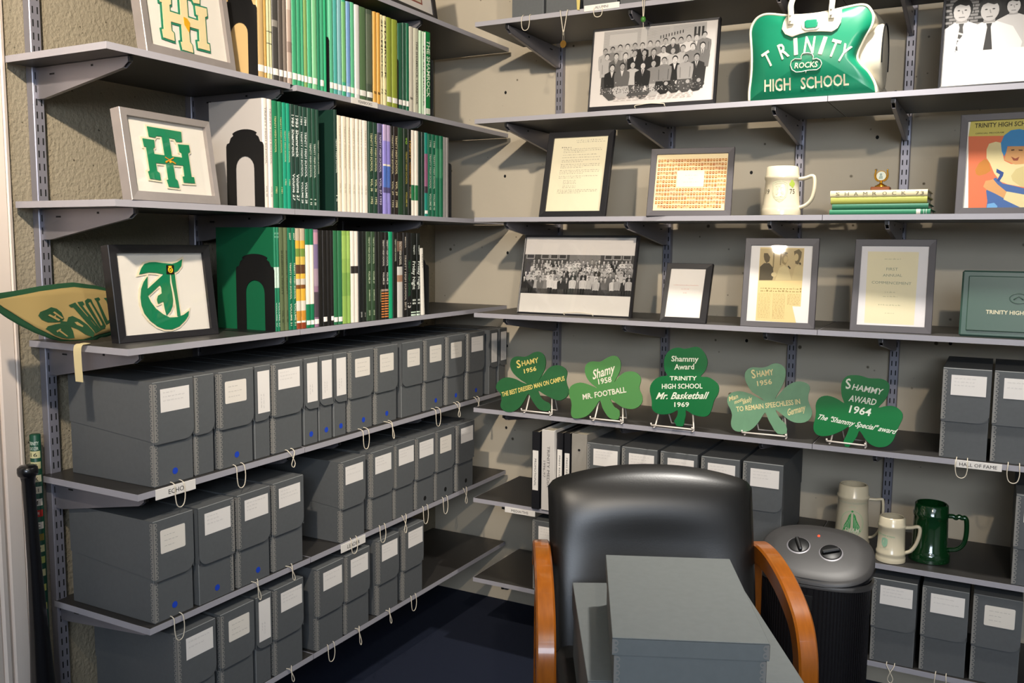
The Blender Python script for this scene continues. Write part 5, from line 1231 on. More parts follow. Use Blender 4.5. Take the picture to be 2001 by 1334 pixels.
# very wide school photograph
t, wn, y = frame('RF6', 'thin black framed panorama of a large school group in rows', .006, M_frame_black, back=.014, win=(-.2168, .2121, .006, .286))
p = Print(wn, y)
p.rect(0, 0, 1, 1, '#ddd5cd')
q = DATA['ART']['RF6ph']
v0, v1 = (q[2][1] + q[3][1]) / 2, (q[0][1] + q[1][1]) / 2
p.rect(.0, v0, 1, v1, grey(.27))
p.rect(.42, v1 - .13, .70, v1, grey(.47))
for a, b2 in ((.02, .09), (.16, .23), (.245, .31), (.325, .39), (.74, .80), (.815, .88), (.90, .965)):
    p.rect(a - .005, v1 - .06, b2 + .005, v1, grey(.6)); p.rect(a + .003, v1 - .048, b2 - .003, v1 - .004, grey(.22))
p.rect(0, v0, 1, v0 + .035, grey(.2))
r = random.Random(21)
asp = (wn[1] - wn[0]) / (wn[3] - wn[2])
H = v1 - v0
for row, (n, vb, s) in enumerate(((24, .80, .034), (27, .70, .034), (26, .60, .036), (24, .49, .037), (20, .36, .040))):
    people(p, n, lambda k:
        person_bw(p, .10 + .86 * (k + r.uniform(-.25, .25)) / (n - 1) if row < 3 else .03 + .94 * (k + r.uniform(-.25, .25)) / (n - 1), v0 + H * vb + r.uniform(-.012, .012), s, r, asp, legs=(row == 4)))
p.rect(0, 0, 1, v0, '#e9e2d8')
p.done(t)

# small card with red print
t, wn, y = frame('RF7', 'small black framed white card with faint red print', .0215, M_frame_black, win=(-.0630, .0556, .0190, .1905))
p = Print(wn, y)
p.rect(0, 0, 1, 1, '#f0e8de')
p.words(.12, .66, .84, .018, '#e0a99a', 1); p.words(.36, .58, .60, .016, '#e0a99a', 2); p.words(.43, .50, .54, .016, '#e0a99a', 3)
p.done(t)

# newspaper clipping
t, wn, y = frame('RF8', 'charcoal framed yellow newspaper clipping of three men', .018, M_frame_char, win=(-.0940, .0930, .0180, .2604))
A = DATA['ART']['RF8']
p = Print(wn, y)
p.rect(0, 0, 1, 1, '#efe9e2')
p.poly(A[0], '#ecd193')
p.poly(A[1], '#c9b283')
for i, c in ((8, '#8a7a58'), (9, '#8a7a58'), (4, '#d9c592'), (6, '#d2bd8a'), (2, '#5f5541'), (3, '#6a5d45'), (5, '#a08c63'), (7, '#76684c')):
    p.poly(A[i], c)
p.ell(.40, .62, .045, .03, '#dcc796'); p.ell(.575, .82, .035, .045, '#c8b07e'); p.ell(.745, .85, .035, .05, '#cdb684'); p.ell(.545, .90, .06, .02, '#7a6c50')
p.line([(.62, .735), (.66, .70)], .01, '#4a4232'); p.line([(.80, .78), (.82, .755)], .012, '#4a4232')
p.words(.20, .43, .86, .022, '#a8925c', 1); p.words(.20, .395, .86, .022, '#a8925c', 2)
for c in range(3):
    for k in range(18):
        if not (c == 2 and k > 7):
            p.words(.17 + c * .235 + (.012 * k / 18), .365 - .0185 * k, .375 + c * .235, .008, '#c8ae74', 60 + c * 20 + k)
p.done(t)

# commencement programme
t, wn, y = frame('RF9', 'charcoal framed cream FIRST ANNUAL COMMENCEMENT programme', .0185, M_frame_char, win=(-.0938, .0932, .0205, .2650))
p = Print(wn, y)
p.rect(0, 0, 1, 1, '#ebe5e2')
p.poly(DATA['ART']['RF9'][0], '#efe2bb')
for s_, a, b2, c, d, h in DATA['ART']['RF9t']:
    p.text(s_, a, b2, c, d, h * .9, '#8f9680', bold=False)
for k, (s_, a, b2, c, d, h) in enumerate(DATA['ART']['RF9l']):
    p.words(a, b2, c, h, '#c4bd98', k)
p.done(t)

# football programme
t, wn, y = frame('RF5', 'charcoal framed football programme with a blue-helmeted player', .02, M_frame_char, win=(-.106, .106, .0180, .2700))
p = Print(wn, y)
p.rect(0, 0, 1, 1, '#ece6da')
PAL = dict(org='#d9744e', yel='#c9bb62', ball='#bf7c35', blue='#46659a', lblue='#6fa3cf', jersey='#dccb97', cuff='#cbb981', skin='#d09a63', helm='#3f86b9', navy='#2f4a86', dark='#4a2c1c', lip='#8f4a34')
x0, x1, z0, z1 = wn
def clip(pts):
    return [(max(x0, min(x1, a)), max(z0, min(z1, b2))) for a, b2 in pts]
for c, pts in DATA['ART']['RF5']:
    p.poly(clip(pts), PAL[c], raw=True)
s_ = DATA['ART']['RF5t'][0]
p.text(s_[0], s_[1], s_[2], min(s_[3], x1 - .004), s_[4], s_[5], '#3a3522', raw=True)
s_ = DATA['ART']['RF5t'][1]
p.text(s_[0], s_[1], s_[2], s_[3], s_[4], s_[5], '#6a6238', raw=True)
p.done(t)

# letter patches on the left wall
def felt(polys, y0, y1, col, grow=0.0):
    b = MB()
    for k, q in enumerate(polys):
        b.prism(offset_poly(q, grow) if grow else q, y0 - .00006 * k, y1, c=col)
    return b
M_felt = ink('felt_patch', .9, .1)
def letter_frame(key, label, win, m_frame, bw, polys, inner, border, grow, back=.03, deep=.012):
    t, wn, y = frame(key, label, bw, m_frame, back=back, win=win, lip=deep * .25)
    y = deep
    p = Print(wn, y)
    p.rect(0, 0, 1, 1, '#e9e2d6')
    p.done(t, 'mat_board')
    felt(polys, y - .0028, y - .0003, border, grow).build('patch_border', M_felt, t)
    felt(polys, y - .0050, y - .0030, inner).build('letter_patch', M_felt, t)
    return t, y
A = DATA['ART']
t, y = letter_frame('F2', 'silver framed green TH letter patch with crossed rifles', (-.1230, .1270, .0230, .2005), M_frame_silver, .02, A['F2'], '#1f7a52', '#d9cfb2', .0048)
b = MB()
e = A['F2emb']
cx, cz = sum(q[0] for q in e) / 4, sum(q[1] for q in e) / 4
for (ax, az), (bx, bz) in ((e[0], e[1]), (e[2], e[3])):
    b.tube([(ax, y - .0056, az), (bx, y - .0056, bz)], .0014, 5, c='#d8892c')
    b.tube([((ax + bx * 3) / 4, y - .0058, (az + bz * 3) / 4), (bx, y - .0058, bz)], .0024, 5, c='#c8902c')
b.disc(cx, cz - .004, .004, .003, y - .0066, 10, c='#e0b030')
b.disc(cx, cz, .016, .011, y - .0051, 14, c='#1a2a22')
b.build('rifle_emblem', M_felt, t)
t, y = letter_frame('F1', 'silver framed cream TH letter patch with gold winged foot, top shelf', (-.1275, .1295, .0245, .2010), M_frame_silver, .02, A['F1'], '#d8c79a', '#2c7a5c', .0046)
b = MB()
b.prism(A['F1emb'], y - .0068, y - .0051, c='#d09a1c')
b.build('winged_foot_emblem', M_felt, t)
t, y = letter_frame('F3', 'black framed green gothic T patch beside the felt pennant', (-.1310, .1310, .0180, .2242), M_frame_black, .02, A['F3'], '#14734a', '#e0d3b4', .0050, deep=.010)
b = MB()
b.prism(A['F3emb'], y - .0056, y - .0051, c='#14110c')
e = A['F3emb']
cx, cz = sum(q[0] for q in e) / 4, sum(q[1] for q in e) / 4
b.tube([(cx + .006 * math.cos(q * PI / 6), y - .0062, cz - .001 + .0065 * math.sin(q * PI / 6)) for q in range(12)], .0016, 5, c='#e0b42c', closed=True)
b.disc(cx, cz + .008, .006, .0022, y - .0063, 10, c='#e0b42c'); b.disc(cx, cz - .001, .0028, .003, y - .0063, 10, c='#e0b42c')
b.build('lyre_emblem', M_felt, t)
# frame on the topmost shelf, only its foot in the photo
DATA['FRAMES']['F0'] = ('L', (LX - .02, -.675, Z[0]), .03, .16, .29, .24)
t, wn, y = frame('F0', 'black framed picture on the topmost shelf, cut by the photo top', .02, M_frame_black)
p = Print(wn, y)
p.rect(0, 0, 1, 1, '#e6dfd8')
p.rect(.2, .12, .75, .9, '#8a3b2c')
p.rect(.23, .15, .72, .87, '#d8cdb8')
p.done(t)

# little white stands whose lip shows under two of the photographs
def wire_lip(label, cx, y, z, wd, rz=0):
    t = thing('display_stand', label, 'stand', (cx, y, z), (0, 0, rz), 'white display stands')
    b = MB()
    hw = wd / 2
    b.tube(smooth_path([(-hw, .03, .002), (-hw, -.001, .002), (-hw, -.006, .008), (-hw + .01, -.0065, .010), (0, -.0065, .013), (hw - .01, -.0065, .010), (hw, -.006, .008), (hw, -.001, .002), (hw, .03, .002)], 5), .0016, 6)
    b.build('wire', M_string, t, smooth=True)
wire_lip('white wire stand under the group photograph by the bag', 1.14, RY + .004, Z[1] + .0005, .10)
wire_lip('white wire stand under the panorama photograph', .862, RY + .085, Z[3] + .0005, .11, .02)

# ------------------------------------------------------------------ shamrock plaques on easels
PCOL = [('#17562a', '#d8c26c', .5), ('#427c3c', '#d8d2be', .5), ('#00602f', '#d6d8c4', .28), ('#5b8663', '#d4c48e', .55), ('#006a33', '#dcdece', .32)]
PLAB = ['dark green shamrock plaque lettered THE BEST DRESSED MAN ON CAMPUS', 'light green shamrock plaque lettered MR. FOOTBALL', 'glossy green shamrock plaque lettered Mr. Basketball 1969', 'faded green shamrock plaque lettered TO REMAIN SPEECHLESS IN Germany', 'bright green shamrock plaque lettered SHAMMY AWARD 1964']
ELAB = ['best-dressed-man', 'MR. FOOTBALL', 'Mr. Basketball', 'faded speechless', 'SHAMMY AWARD 1964']
M_wire = mat('white_plastic', '#e2d8cc', 0.45)
for k, d in enumerate(DATA['PLAQUES']):
    fc, tc_, rg = PCOL[k]
    t = thing('shamrock_plaque', PLAB[k], 'plaque', d['base'], (-d['tilt'], 0, d['yaw']), 'shamrock plaques')
    b = MB()
    sm = [(q.x, q.y) for q in smooth_path([(a, c, 0) for a, c in d['outline']], 2, closed=True)]
    b.prism(sm, 0, .005)
    b.build('leaf_board', mat('plaque_paint_%d' % k, fc, rg, spec=.5, noise=((40, .16) if k in (0, 3) else (8, .04))), t)
    for s_, a, c, e, f, h, sh in d['texts']:
        x = MB()
        x.text(s_, a, c, e, f, h, -.0006, sh, c=tc_)
        x.build('lettering', M_ink, t)
    bx, by, bz = d['base']
    e = thing('plaque_easel', 'white easel holding the %s shamrock plaque' % ELAB[k], 'easel', (bx, by - .004, Z[4] + .0003), (0, 0, d['yaw']), 'white plaque easels')
    hw = (.052, .052, .066, .064, .052)[k]
    cx = (.0, .0, .0, .0, .0)[k]
    ti = d['tilt']
    b = MB()
    rr = .0026
    b.tube([(cx - hw - .008, -.004, .0105), (cx + hw, -.004, .0105)], rr, 8)
    b.tube([(cx - hw - .008, -.004, .0105), (cx - hw - .008, -.006, .018)], rr, 8)
    b.tube([(cx + hw, -.004, .0105), (cx + hw, -.006, .018)], rr, 8)
    for s_ in (-1, 1):
        b.tube([(cx + s_ * hw, -.004, .0105), (cx + s_ * hw, .012, .009)], rr, 8)
        b.tube([(cx + s_ * hw, -.002, .0028), (cx + s_ * hw, .0145, .004), (cx + s_ * hw * .75, .0145 + math.tan(ti) * .10, .104)], rr, 8)
    b.build('front_frame', M_wire, e, smooth=True)
    b = MB()
    yb = .0145 + math.tan(ti) * .10
    b.tube([(cx - hw * .75, yb + .003, .104), (cx - hw * .6, yb + .065, .0028), (cx + hw * .6, yb + .065, .0028), (cx + hw * .75, yb + .003, .104), ], rr, 8)
    b.tube([(cx - hw * .75, yb + .003, .104), (cx + hw * .75, yb + .003, .104)], rr, 8)
    b.build('rear_leg', M_wire, e, smooth=True)

# diploma cover
t = thing('diploma_cover', 'dark green padded TRINITY HIGH SCHOOL diploma cover standing at the right edge', 'diploma cover', (2.077 + .145, -.435, Z[3] + .0005), (-.16, 0, .0))
b = MB()
b.box(-.145, .145, 0, .012, 0, .190, b=.005)
b.build('cover', mat('green_leatherette', '#39544a', 0.42, bump=(900, .1, .0005)), t)
b = MB()
b.box(-.128, .128, -.0035, .002, .016, .174, b=.0033)
b.build('padded_panel', mat('green_leatherette_panel', '#3d564a', 0.45, bump=(900, .1, .0005)), t)
x = MB()
x.text('TRINITY HIGH SCHOOL', -.079, .066, .079, .066, .0115, -.0041, c='#d9cfae')
x.build('lettering', M_ink, t)
b = MB()
b.tube([(.022 * math.cos(q * PI / 10), -.0036, .112 + .014 * math.sin(q * PI / 10)) for q in range(20)], .0016, 5, closed=True)
b.tube([(-.012, -.0036, .108), (0, -.004, .118), (.012, -.0036, .108)], .0018, 5)
b.build('embossed_crest', MATS['green_leatherette_panel'], t, smooth=True)
t2 = MB()

# ------------------------------------------------------------------ sports bag
BG = DATA['BAG']
t = thing('sports_bag', 'green and cream vinyl bag lettered TRINITY ROCKS HIGH SCHOOL', 'bag', (1.65, RY + .02, Z[1] + .001), (0, 0, 0))
M_vg = mat('green_vinyl', '#0d7050', 0.30, spec=.5, noise=(7, .06))
M_vc = mat('cream_vinyl', '#d5ccb6', 0.42, spec=.5)
zb = min(q[1] for q in BG['front'])
fr = [(a, max(0.0, c - .004)) for a, c in BG['front']]
fr[0] = (fr[0][0], 0.0); fr[-1] = (fr[-1][0], 0.0)
sm = [(q.x, max(0, q.y)) for q in smooth_path([(a, c, 0) for a, c in fr], 4)]
cxm = sum(a for a, _ in sm) / len(sm)
czm = .12
def bagp(a, c, grow=0.0):
    """point of the front panel, bulging towards its middle"""
    r2 = min(1, math.hypot((a - cxm) / .20, (c - czm) / .14))
    return -.024 * (1 - r2 ** 2) - .012
b = MB()
rings = []
for s_ in (1.0, .88, .72, .54, .36, .18, .04):
    rings.append([(cxm + (a - cxm) * s_, bagp(cxm + (a - cxm) * s_, czm + (c - czm) * s_) if s_ < 1 else 0.0, czm + (c - czm) * s_) for a, c in sm])
b.loft(rings, cap0=False)
b.build('front_panel', M_vg, t, smooth=True)
b = MB()
DP = .215
def shell(k, y, sx, dz):
    return [(cxm + (a - cxm) * sx + k * .02, y, max(0, c * (1 + dz) if c > .0 else 0)) for a, c in sm]
b.loft([shell(0, 0, 1, 0), shell(0, .03, 1.015, .01), shell(.5, .11, 1.0, .03), shell(.8, .18, .99, .02), shell(1, DP, .95, 0)], cap0=False)
b.build('gusset', M_vc, t, smooth=1.0)
b = MB()
b.tube([(a, -.001, c) for a, c in sm], .0042, 8)
b.build('piping', M_vc, t, smooth=True)
def front_y(a, c):
    r2 = min(1.0, math.hypot((a - cxm) / .20, (c - czm) / .14))
    e = .036 * (1 - r2 ** 2) ** .6 if r2 < 1 else 0
    return -.012 - e * .66
# panel surface height for the things stuck on it
from mathutils.bvhtree import BVHTree
_pv = [Vector(p) for r_ in rings for p in r_]
_n = len(sm)
_pf = [(i * _n + k, i * _n + (k + 1) % _n, (i + 1) * _n + (k + 1) % _n, (i + 1) * _n + k) for i in range(len(rings) - 1) for k in range(_n)] + [tuple(range((len(rings) - 1) * _n, len(rings) * _n))]
_bvh = BVHTree.FromPolygons(_pv, _pf)
def on_panel(a, c, off):
    h = _bvh.ray_cast(Vector((a, -1, c)), Vector((0, 1, 0)))
    return ((a, (h[0].y if h[0] else -.002) - off, c))
def dense(poly, step=.008):
    out = []
    n = len(poly)
    for i in range(n):
        (a, c), (e, f) = poly[i], poly[(i + 1) % n]
        k = max(1, int(math.hypot(e - a, f - c) / step))
        out += [(a + (e - a) * q / k, c + (f - c) * q / k) for q in range(k)]
    return out
def applique(poly, off, name, m, parent=t, th=.004):
    """raised patch that follows the bulging panel"""
    d = dense(poly)
    cx, cz = sum(q[0] for q in d) / len(d), sum(q[1] for q in d) / len(d)
    b = MB()
    rg = [[on_panel(a, c, -.001) for a, c in d], [on_panel(a, c, off) for a, c in d]]
    for s_ in (.97, .8, .6, .4, .2, .04):
        rg.append([on_panel(cx + (a - cx) * s_, cz + (c - cz) * s_, off + (.001 if s_ > .9 else .0012)) for a, c in d])
    b.loft(rg, cap0=False)
    return b.build(name, m, parent, smooth=1.0)
pl_ = applique([(a, c - .004) for a, c in BG['plate']], .006, 'handle_plate', M_vc)
applique([(a, c - .004) for a, c in BG['rim']], .009, 'window_rim', M_vc, pl_)
applique([(a, c - .004) for a, c in BG['win']], .0115, 'window_patch', M_vg, pl_)
for k, s_ in enumerate(BG['strap']):
    low = [(a, c - .004) for a, c in s_]
    cx = (low[0][0] + low[1][0]) / 2
    b = MB()
    hw = (low[1][0] - low[0][0]) / 2
    y0 = on_panel(cx, low[4][1] + .01, .012)[1]
    pth = smooth_path([(cx, y0, low[4][1] + .002), (cx, y0 - .002, low[4][1] + .03), (cx, -.034, low[2][1] + .03), (cx + (.02 if k == 0 else -.02), -.02, low[2][1] + .075), (cx + (.055 if k == 0 else -.055), .015, low[2][1] + .105), (1.0 * (BG['strap'][0][0][0] + BG['strap'][1][1][0]) / 2 + (-.012 if k == 0 else .012), .02, low[2][1] + .112)], 6)
    n = len(pth)
    rg = []
    for q in pth:
        rg.append([(q.x - hw, q.y, q.z), (q.x - hw * .8, q.y - .004, q.z), (q.x + hw * .8, q.y - .004, q.z), (q.x + hw, q.y, q.z), (q.x + hw * .8, q.y + .004, q.z), (q.x - hw * .8, q.y + .004, q.z)])
    b.loft(rg)
    b.build('handle_strap', M_vc, t, smooth=True)
    b = MB()
    for zz in (.010, .026):
        b.tube([(cx, y0 - .004, low[4][1] + zz + .004), (cx, y0 - .0085, low[4][1] + zz + .004)], .0032, 10)
    b.build('rivets', mat('steel_rivet', '#b9b4a8', .3, .8), t)
fn = lambda a, c: on_panel(a, c - .004, .0016)
x = MB()
for ch, bx, bz, tx_, tz in BG['arc']:
    h = math.hypot(tx_ - bx, tz - bz)
    ux, uz = (tx_ - bx) / h, (tz - bz) / h
    wd = h * {'I': .22, 'N': .58}.get(ch, .52)
    rx, rz_ = uz, -ux
    x.text(ch, bx - rx * wd / 2, bz - rz_ * wd / 2, bx + rx * wd / 2, bz + rz_ * wd / 2, h, 0, c='#e0d2b4', fn=fn)
x.build('lettering', M_ink, t)
for s_, a, c, e, f, h, sh in BG['txt']:
    x = MB()
    x.text(s_, a, c, e, f, h, 0, sh, c='#e0d2b4', fn=fn)
    x.build('lettering', M_ink, t)
b = MB()
b.tube([on_panel(a, c - .004, .0014) for a, c in dense(BG['tre'], .005)], .0013, 5, closed=True)
b.tube([on_panel(a, c - .004, .0014) for a, c in dense(BG['stem'], .003)[:-6]], .0013, 5)
b.build('clover_outline', M_vc, t, smooth=True)
b = MB()                                              # end pocket on the right
ex = max(a for a, _ in sm)
b.loft([[(ex - .035 + dx, .085 + .085 * s_ * math.cos(q * PI / 10), .115 + .098 * s_ * math.sin(q * PI / 10)) for q in range(20)] for dx, s_ in ((-.02, .9), (.035, 1), (.042, .96), (.044, .8), (.045, .3))], cap0=False)
b.build('end_pocket', M_vc, t, smooth=True)
b = MB()
b.tube([(ex + .0085, .085 + .083 * math.cos(q * PI / 16 - .3), .115 + .096 * math.sin(q * PI / 16 - .3)) for q in range(20)], .0022, 6)
b.build('pocket_zip', M_black, t)
# ------------------------------------------------------------------ steins
M_cream = mat('cream_glaze', '#d3c7ab', 0.22, spec=.5, coat=.3)
M_gglaze = mat('green_glaze', '#0d3518', 0.10, spec=.6, coat=.6)
def wrap(R, ang0):
    """wrap a flat decal round the stein; the decal faces angle ang0"""
    def f(a, c):
        rr = R(c)
        th = ang0 + a / rr
        return (rr * math.cos(th), rr * math.sin(th), c)
    return f
def stein(label, loc, h, prof, m, hang, hpath, hr, decal=None):
    t = thing('beer_stein', label, 'stein', loc, (0, 0, 0), 'steins')
    b = MB()
    wall_t = .0045
    inner = [(max(.004, r - wall_t), max(z, .006)) for r, z in prof if z > .004][::-1]
    b.lathe(prof + [(prof[-1][0] - .0015, prof[-1][1] + .0012)] + inner[:-1] + [(inner[-1][0], .007)], 48)
    b.build('body', m, t, smooth=1.0)
    b = MB()
    ca, sa = math.cos(hang), math.sin(hang)
    pts = smooth_path([(d * ca, d * sa, z) for d, z in hpath], 5)
    b.tube(pts, hr, 10, flat=1.25)
    b.build('handle', m, t, smooth=True)
    if decal:
        x = MB()
        def R(z):
            for (r0, z0), (r1, z1) in zip(prof, prof[1:]):
                if z0 <= z <= z1 and z1 > z0:
                    return r0 + (r1 - r0) * (z - z0) / (z1 - z0) + .0006
            return prof[-1][0] + .0006
        decal(x, R)
        x.build('printed_badge', M_ink, t)
    return t
def ring_pts(cx, cz, rx, rz, n=24):
    return [(cx + rx * math.cos(2 * PI * k / n), cz + rz * math.sin(2 * PI * k / n)) for k in range(n)]
def stroke(x, pts, wd, col, fn, closed=False):
    n = len(pts)
    for i in range(n if closed else n - 1):
        (a, c), (e, f) = pts[i], pts[(i + 1) % n]
        L = math.hypot(e - a, f - c) or 1
        nx, nz = -(f - c) / L * wd, (e - a) / L * wd
        x.face([fn(a - nx, c - nz), fn(e - nx, f - nz), fn(e + nx, f + nz), fn(a + nx, c + nz)], c=col)
SHIELD = [(-.022, .026), (-.012, .031), (0, .033), (.012, .031), (.022, .026), (.023, .0), (.019, -.016), (.010, -.026), (0, -.031), (-.010, -.026), (-.019, -.016), (-.023, 0)]
def decal75(x, R):
    f = wrap(R, -PI / 2 + .10)
    for s_, c in ((1, '#b9bf9c'), (.84, '#c3c8a8')):
        stroke(x, [(a * s_, c2 * s_ + .072) for a, c2 in SHIELD], .0008, c, f, True)
    for k in range(3):
        x.text(('TH', 'H', 'S')[k], -.012, .080 - .016 * k, .012, .080 - .016 * k, .010, 0, c='#c9cfae', fn=f)
    g = wrap(R, -PI / 2 + .84)
    for a, c in ((-.005, .095), (.005, .096), (0, .103), (.001, .090)):
        x.face([g(a + .0052 * math.cos(q * PI / 5), c + .0058 * math.sin(q * PI / 5)) for q in range(10)], c='#9fb04a')
    x.text('75', -.009, .066, .009, .066, .015, 0, c='#4a4436', fn=g, bold=False)
    g2 = wrap(R, -PI / 2 - .72)
    x.text('19', -.009, .066, .009, .066, .015, 0, c='#4a4436', fn=g2, bold=False)
P75 = [(.050, 0), (.0605, .001), (.0605, .012), (.0585, .022), (.0575, .024), (.0575, .030), (.0555, .034), (.0515, .085), (.0500, .108), (.0525, .113), (.0525, .121), (.0505, .124), (.0490, .148), (.0465, .150)]
stein('cream stein marked 75 with a pale shield, beside the stack of yearbooks', (1.556, -.405, Z[2] + .0004), .15, P75, M_cream, -.05, [(.046, .112), (.070, .114), (.090, .120), (.098, .112), (.099, .080), (.092, .050), (.076, .032), (.055, .024)], [.0055] * 3 + [.006] * 33, decal75)
def decal_tall(x, R):
    f = wrap(R, -PI / 2 + .12)
    f2 = wrap(lambda z: R(z) + .0003, -PI / 2 + .12)
    stroke(x, ring_pts(0, .078, .036, .040), .0007, '#9cc393', f, True)
    stroke(x, ring_pts(0, .078, .032, .036), .0004, '#b3cfa6', f, True)
    for s_ in (-1, 1):                                   # two wings of the crest
        x.face([f(s_ * a, c) for a, c in [(.003, .112), (.010, .104), (.014, .090), (.024, .070), (.028, .052), (.018, .058), (.010, .056), (.004, .066)]], c='#3f9a52')
        for k in range(4):
            stroke(x, [(s_ * (.006 + .004 * k), .098 - .008 * k), (s_ * (.010 + .005 * k), .062)], .0004, '#cfe0c0', f2)
    x.face([f(.0035 * math.cos(q * PI / 5), .117 + .0035 * math.sin(q * PI / 5)) for q in range(10)], c='#3f9a52')
    x.text('SHAM', -.022, .050, .022, .050, .015, 0, .2, c='#dcd9c0', fn=wrap(lambda z: R(z) + .0006, -PI / 2 + .12))
    x.text('SHAM', -.0212, .0494, .0228, .0494, .015, 0, .2, c='#3f9a52', fn=f2)
    x.text('1976', -.010, .128, .010, .128, .006, 0, c='#b9c4a4', fn=f, bold=False)
    for k in range(22):
        a = -.05 + .1 * k / 21
        x.face([f(a - .0016, .140), f(a + .0016, .140), f(a + .0016, .146), f(a - .0016, .146)], c='#b3b098')
PT = [(.048, 0), (.055, .001), (.055, .014), (.052, .020), (.050, .060), (.0465, .110), (.0455, .150), (.0490, .154), (.0490, .161), (.0455, .165), (.0440, .192), (.0415, .194)]
stein('tall cream stein with a green crest, behind the heater', (1.800, -.320, Z[5] + .0004), .194, PT, M_cream, .12, [(.043, .151), (.066, .151), (.083, .154), (.088, .150), (.090, .120), (.088, .085), (.080, .050), (.064, .030), (.048, .026)], [.0045] * 45, decal_tall)
def decal_small(x, R):
    f = wrap(R, -PI / 2 - .42)
    x.text('TRINITY HIGH SCHOOL', -.032, .084, .030, .080, .0042, 0, c='#7fae8a', fn=f)
    x.face([f(a * .42, c * .46 + .062) for a, c in SHIELD], c='#9cc3a2')
    x.text('SHIVELY', -.014, .043, .014, .043, .0035, 0, c='#a9c4a8', fn=f, bold=False)
PS = [(.036, 0), (.0425, .001), (.0425, .014), (.0405, .018), (.0420, .023), (.0420, .030), (.0395, .034), (.0380, .080), (.0380, .103), (.0398, .107), (.0398, .113), (.0380, .116), (.0372, .134), (.0350, .136)]
stein('small cream stein with green print, in front of the green stein', (1.928, -.425, Z[5] + .0004), .136, PS, M_cream, .02, [(.036, .106), (.054, .109), (.070, .114), (.077, .108), (.076, .086), (.068, .058), (.055, .037), (.038, .028)], [.0055] * 40, decal_small)
PG = [(.050, 0), (.0590, .001), (.0590, .020), (.0565, .028), (.0530, .032), (.0530, .038), (.0505, .042), (.0485, .120), (.0480, .134), (.0505, .138), (.0505, .146), (.0480, .150), (.0470, .172), (.0445, .174)]
g_ = stein('glossy dark green stein behind the small cream one', (2.030, -.355, Z[5] + .0004), .174, PG, M_gglaze, .05, [(.046, .140), (.060, .141), (.068, .137), (.076, .143), (.084, .139), (.092, .141), (.097, .128), (.098, .090), (.092, .060), (.076, .042), (.052, .036)], [.007] * 60)
b = MB()
r = random.Random(4)
for k in range(46):
    th = -PI / 2 - .9 + r.uniform(0, 1.8)
    zz = r.uniform(.004, .018)
    b.lathe([(.0015, 0), (.0012, .0012), (.0003, .0018)], 6, cx=.0588 * math.cos(th), cy=.0588 * math.sin(th), cz=zz)
b.build('raised_foot_pattern', M_gglaze, g_, smooth=True)

# ------------------------------------------------------------------ stack of yearbooks with a little trophy
def flat_book(label, x0, x1, z, th, cover, y, texts=(), bands=()):
    wd, hgt = th, x1 - x0
    # a yearbook lying down, spine towards the room, its head to the left
    t = book(label, (x0, y, z + th / 2), 0, wd, hgt, .225, cover, bands, (), None, group='stacked yearbooks', rough=.35)
    t.rotation_euler = (0, PI / 2, 0)
    return t
zz = Z[2] + .0004
yb = RY + .055
t = flat_book('dark green yearbook at the bottom of the stack under the trophy', 1.704, 1.984, zz, .0165, '#2f7a58', yb, bands=((.865, .905, '#d9d2c4'), (.935, .94, '#c9cfc0'), (.958, .963, '#c9cfc0')))
zz += .0166
t = flat_book('dark green yearbook second from the bottom of the stack', 1.711, 1.978, zz, .0165, '#2a6a4e', yb)
zz += .0166
t = flat_book('olive green yearbook under the cream one in the stack', 1.706, 1.974, zz, .0200, '#a0a24c', yb)
zz += .0201
t = flat_book('cream SHAMROCK yearbook on top of the stack under the trophy', 1.704, 1.974, zz, .0195, '#ddd0a8', yb)
x = MB()
for k, ch in enumerate('SHAMROCK'):
    u = .016 + .026 * k + (.0 if k < 5 else .002)
    vs, fs, _ = text_polys(ch, False)
    x.add([(.0050 - c * .011, -.0007, u + a * .012) for a, c in vs], fs, 0, '#6a6450')
for k, ch in enumerate('73'):
    vs, fs, _ = text_polys(ch, False)
    x.add([(.006 - c * .011, -.0007, .238 + .013 * k + a * .009) for a, c in vs], fs, 0, '#5a5442')
x.build('spine_lettering', M_ink, t)
zz += .0199
t = thing('small_trophy', 'small gold trophy with white disc on the stack of yearbooks', 'trophy', (1.838, -.345, zz))
M_gold = mat('trophy_gold', '#d8a032', .25, .85)
b = MB()
b.box(-.027, .027, -.022, .022, 0, .013, b=.002)
b.build('wooden_base', mat('trophy_wood', '#8a4a1e', .4, noise=(30, .2)), t)
b = MB()
b.lathe([(.018, 0), (.018, .003), (.012, .006), (.005, .010), (.004, .016), (.007, .019)], 20, cz=.013)
b.build('stem', M_gold, t, smooth=1.0)
b = MB()
b.prism([(.0155 * math.cos(2 * PI * k / 28), .046 + .0155 * math.sin(2 * PI * k / 28)) for k in range(28)], -.004, .004)
for s_ in (-1, 1):
    b.tube(smooth_path([(s_ * .006, 0, .030), (s_ * .015, 0, .036), (s_ * .0185, 0, .048), (s_ * .0165, 0, .060), (s_ * .018, 0, .066)], 4), [.0024] * 16 + [.0012], 6)
b.build('wreath', M_gold, t, smooth=1.0)
b = MB()
b.disc(0, .046, .0135, .0135, -.0044, 24, c='#e6ece4')
b.disc(-.001, .050, .0035, .004, -.0046, 10, c='#9fb3ae'); b.face([(-.007, -.0046, .037), (.005, -.0046, .037), (.004, -.0046, .046), (-.005, -.0046, .046)], c='#a9bab4')
b.build('white_disc', M_ink, t)

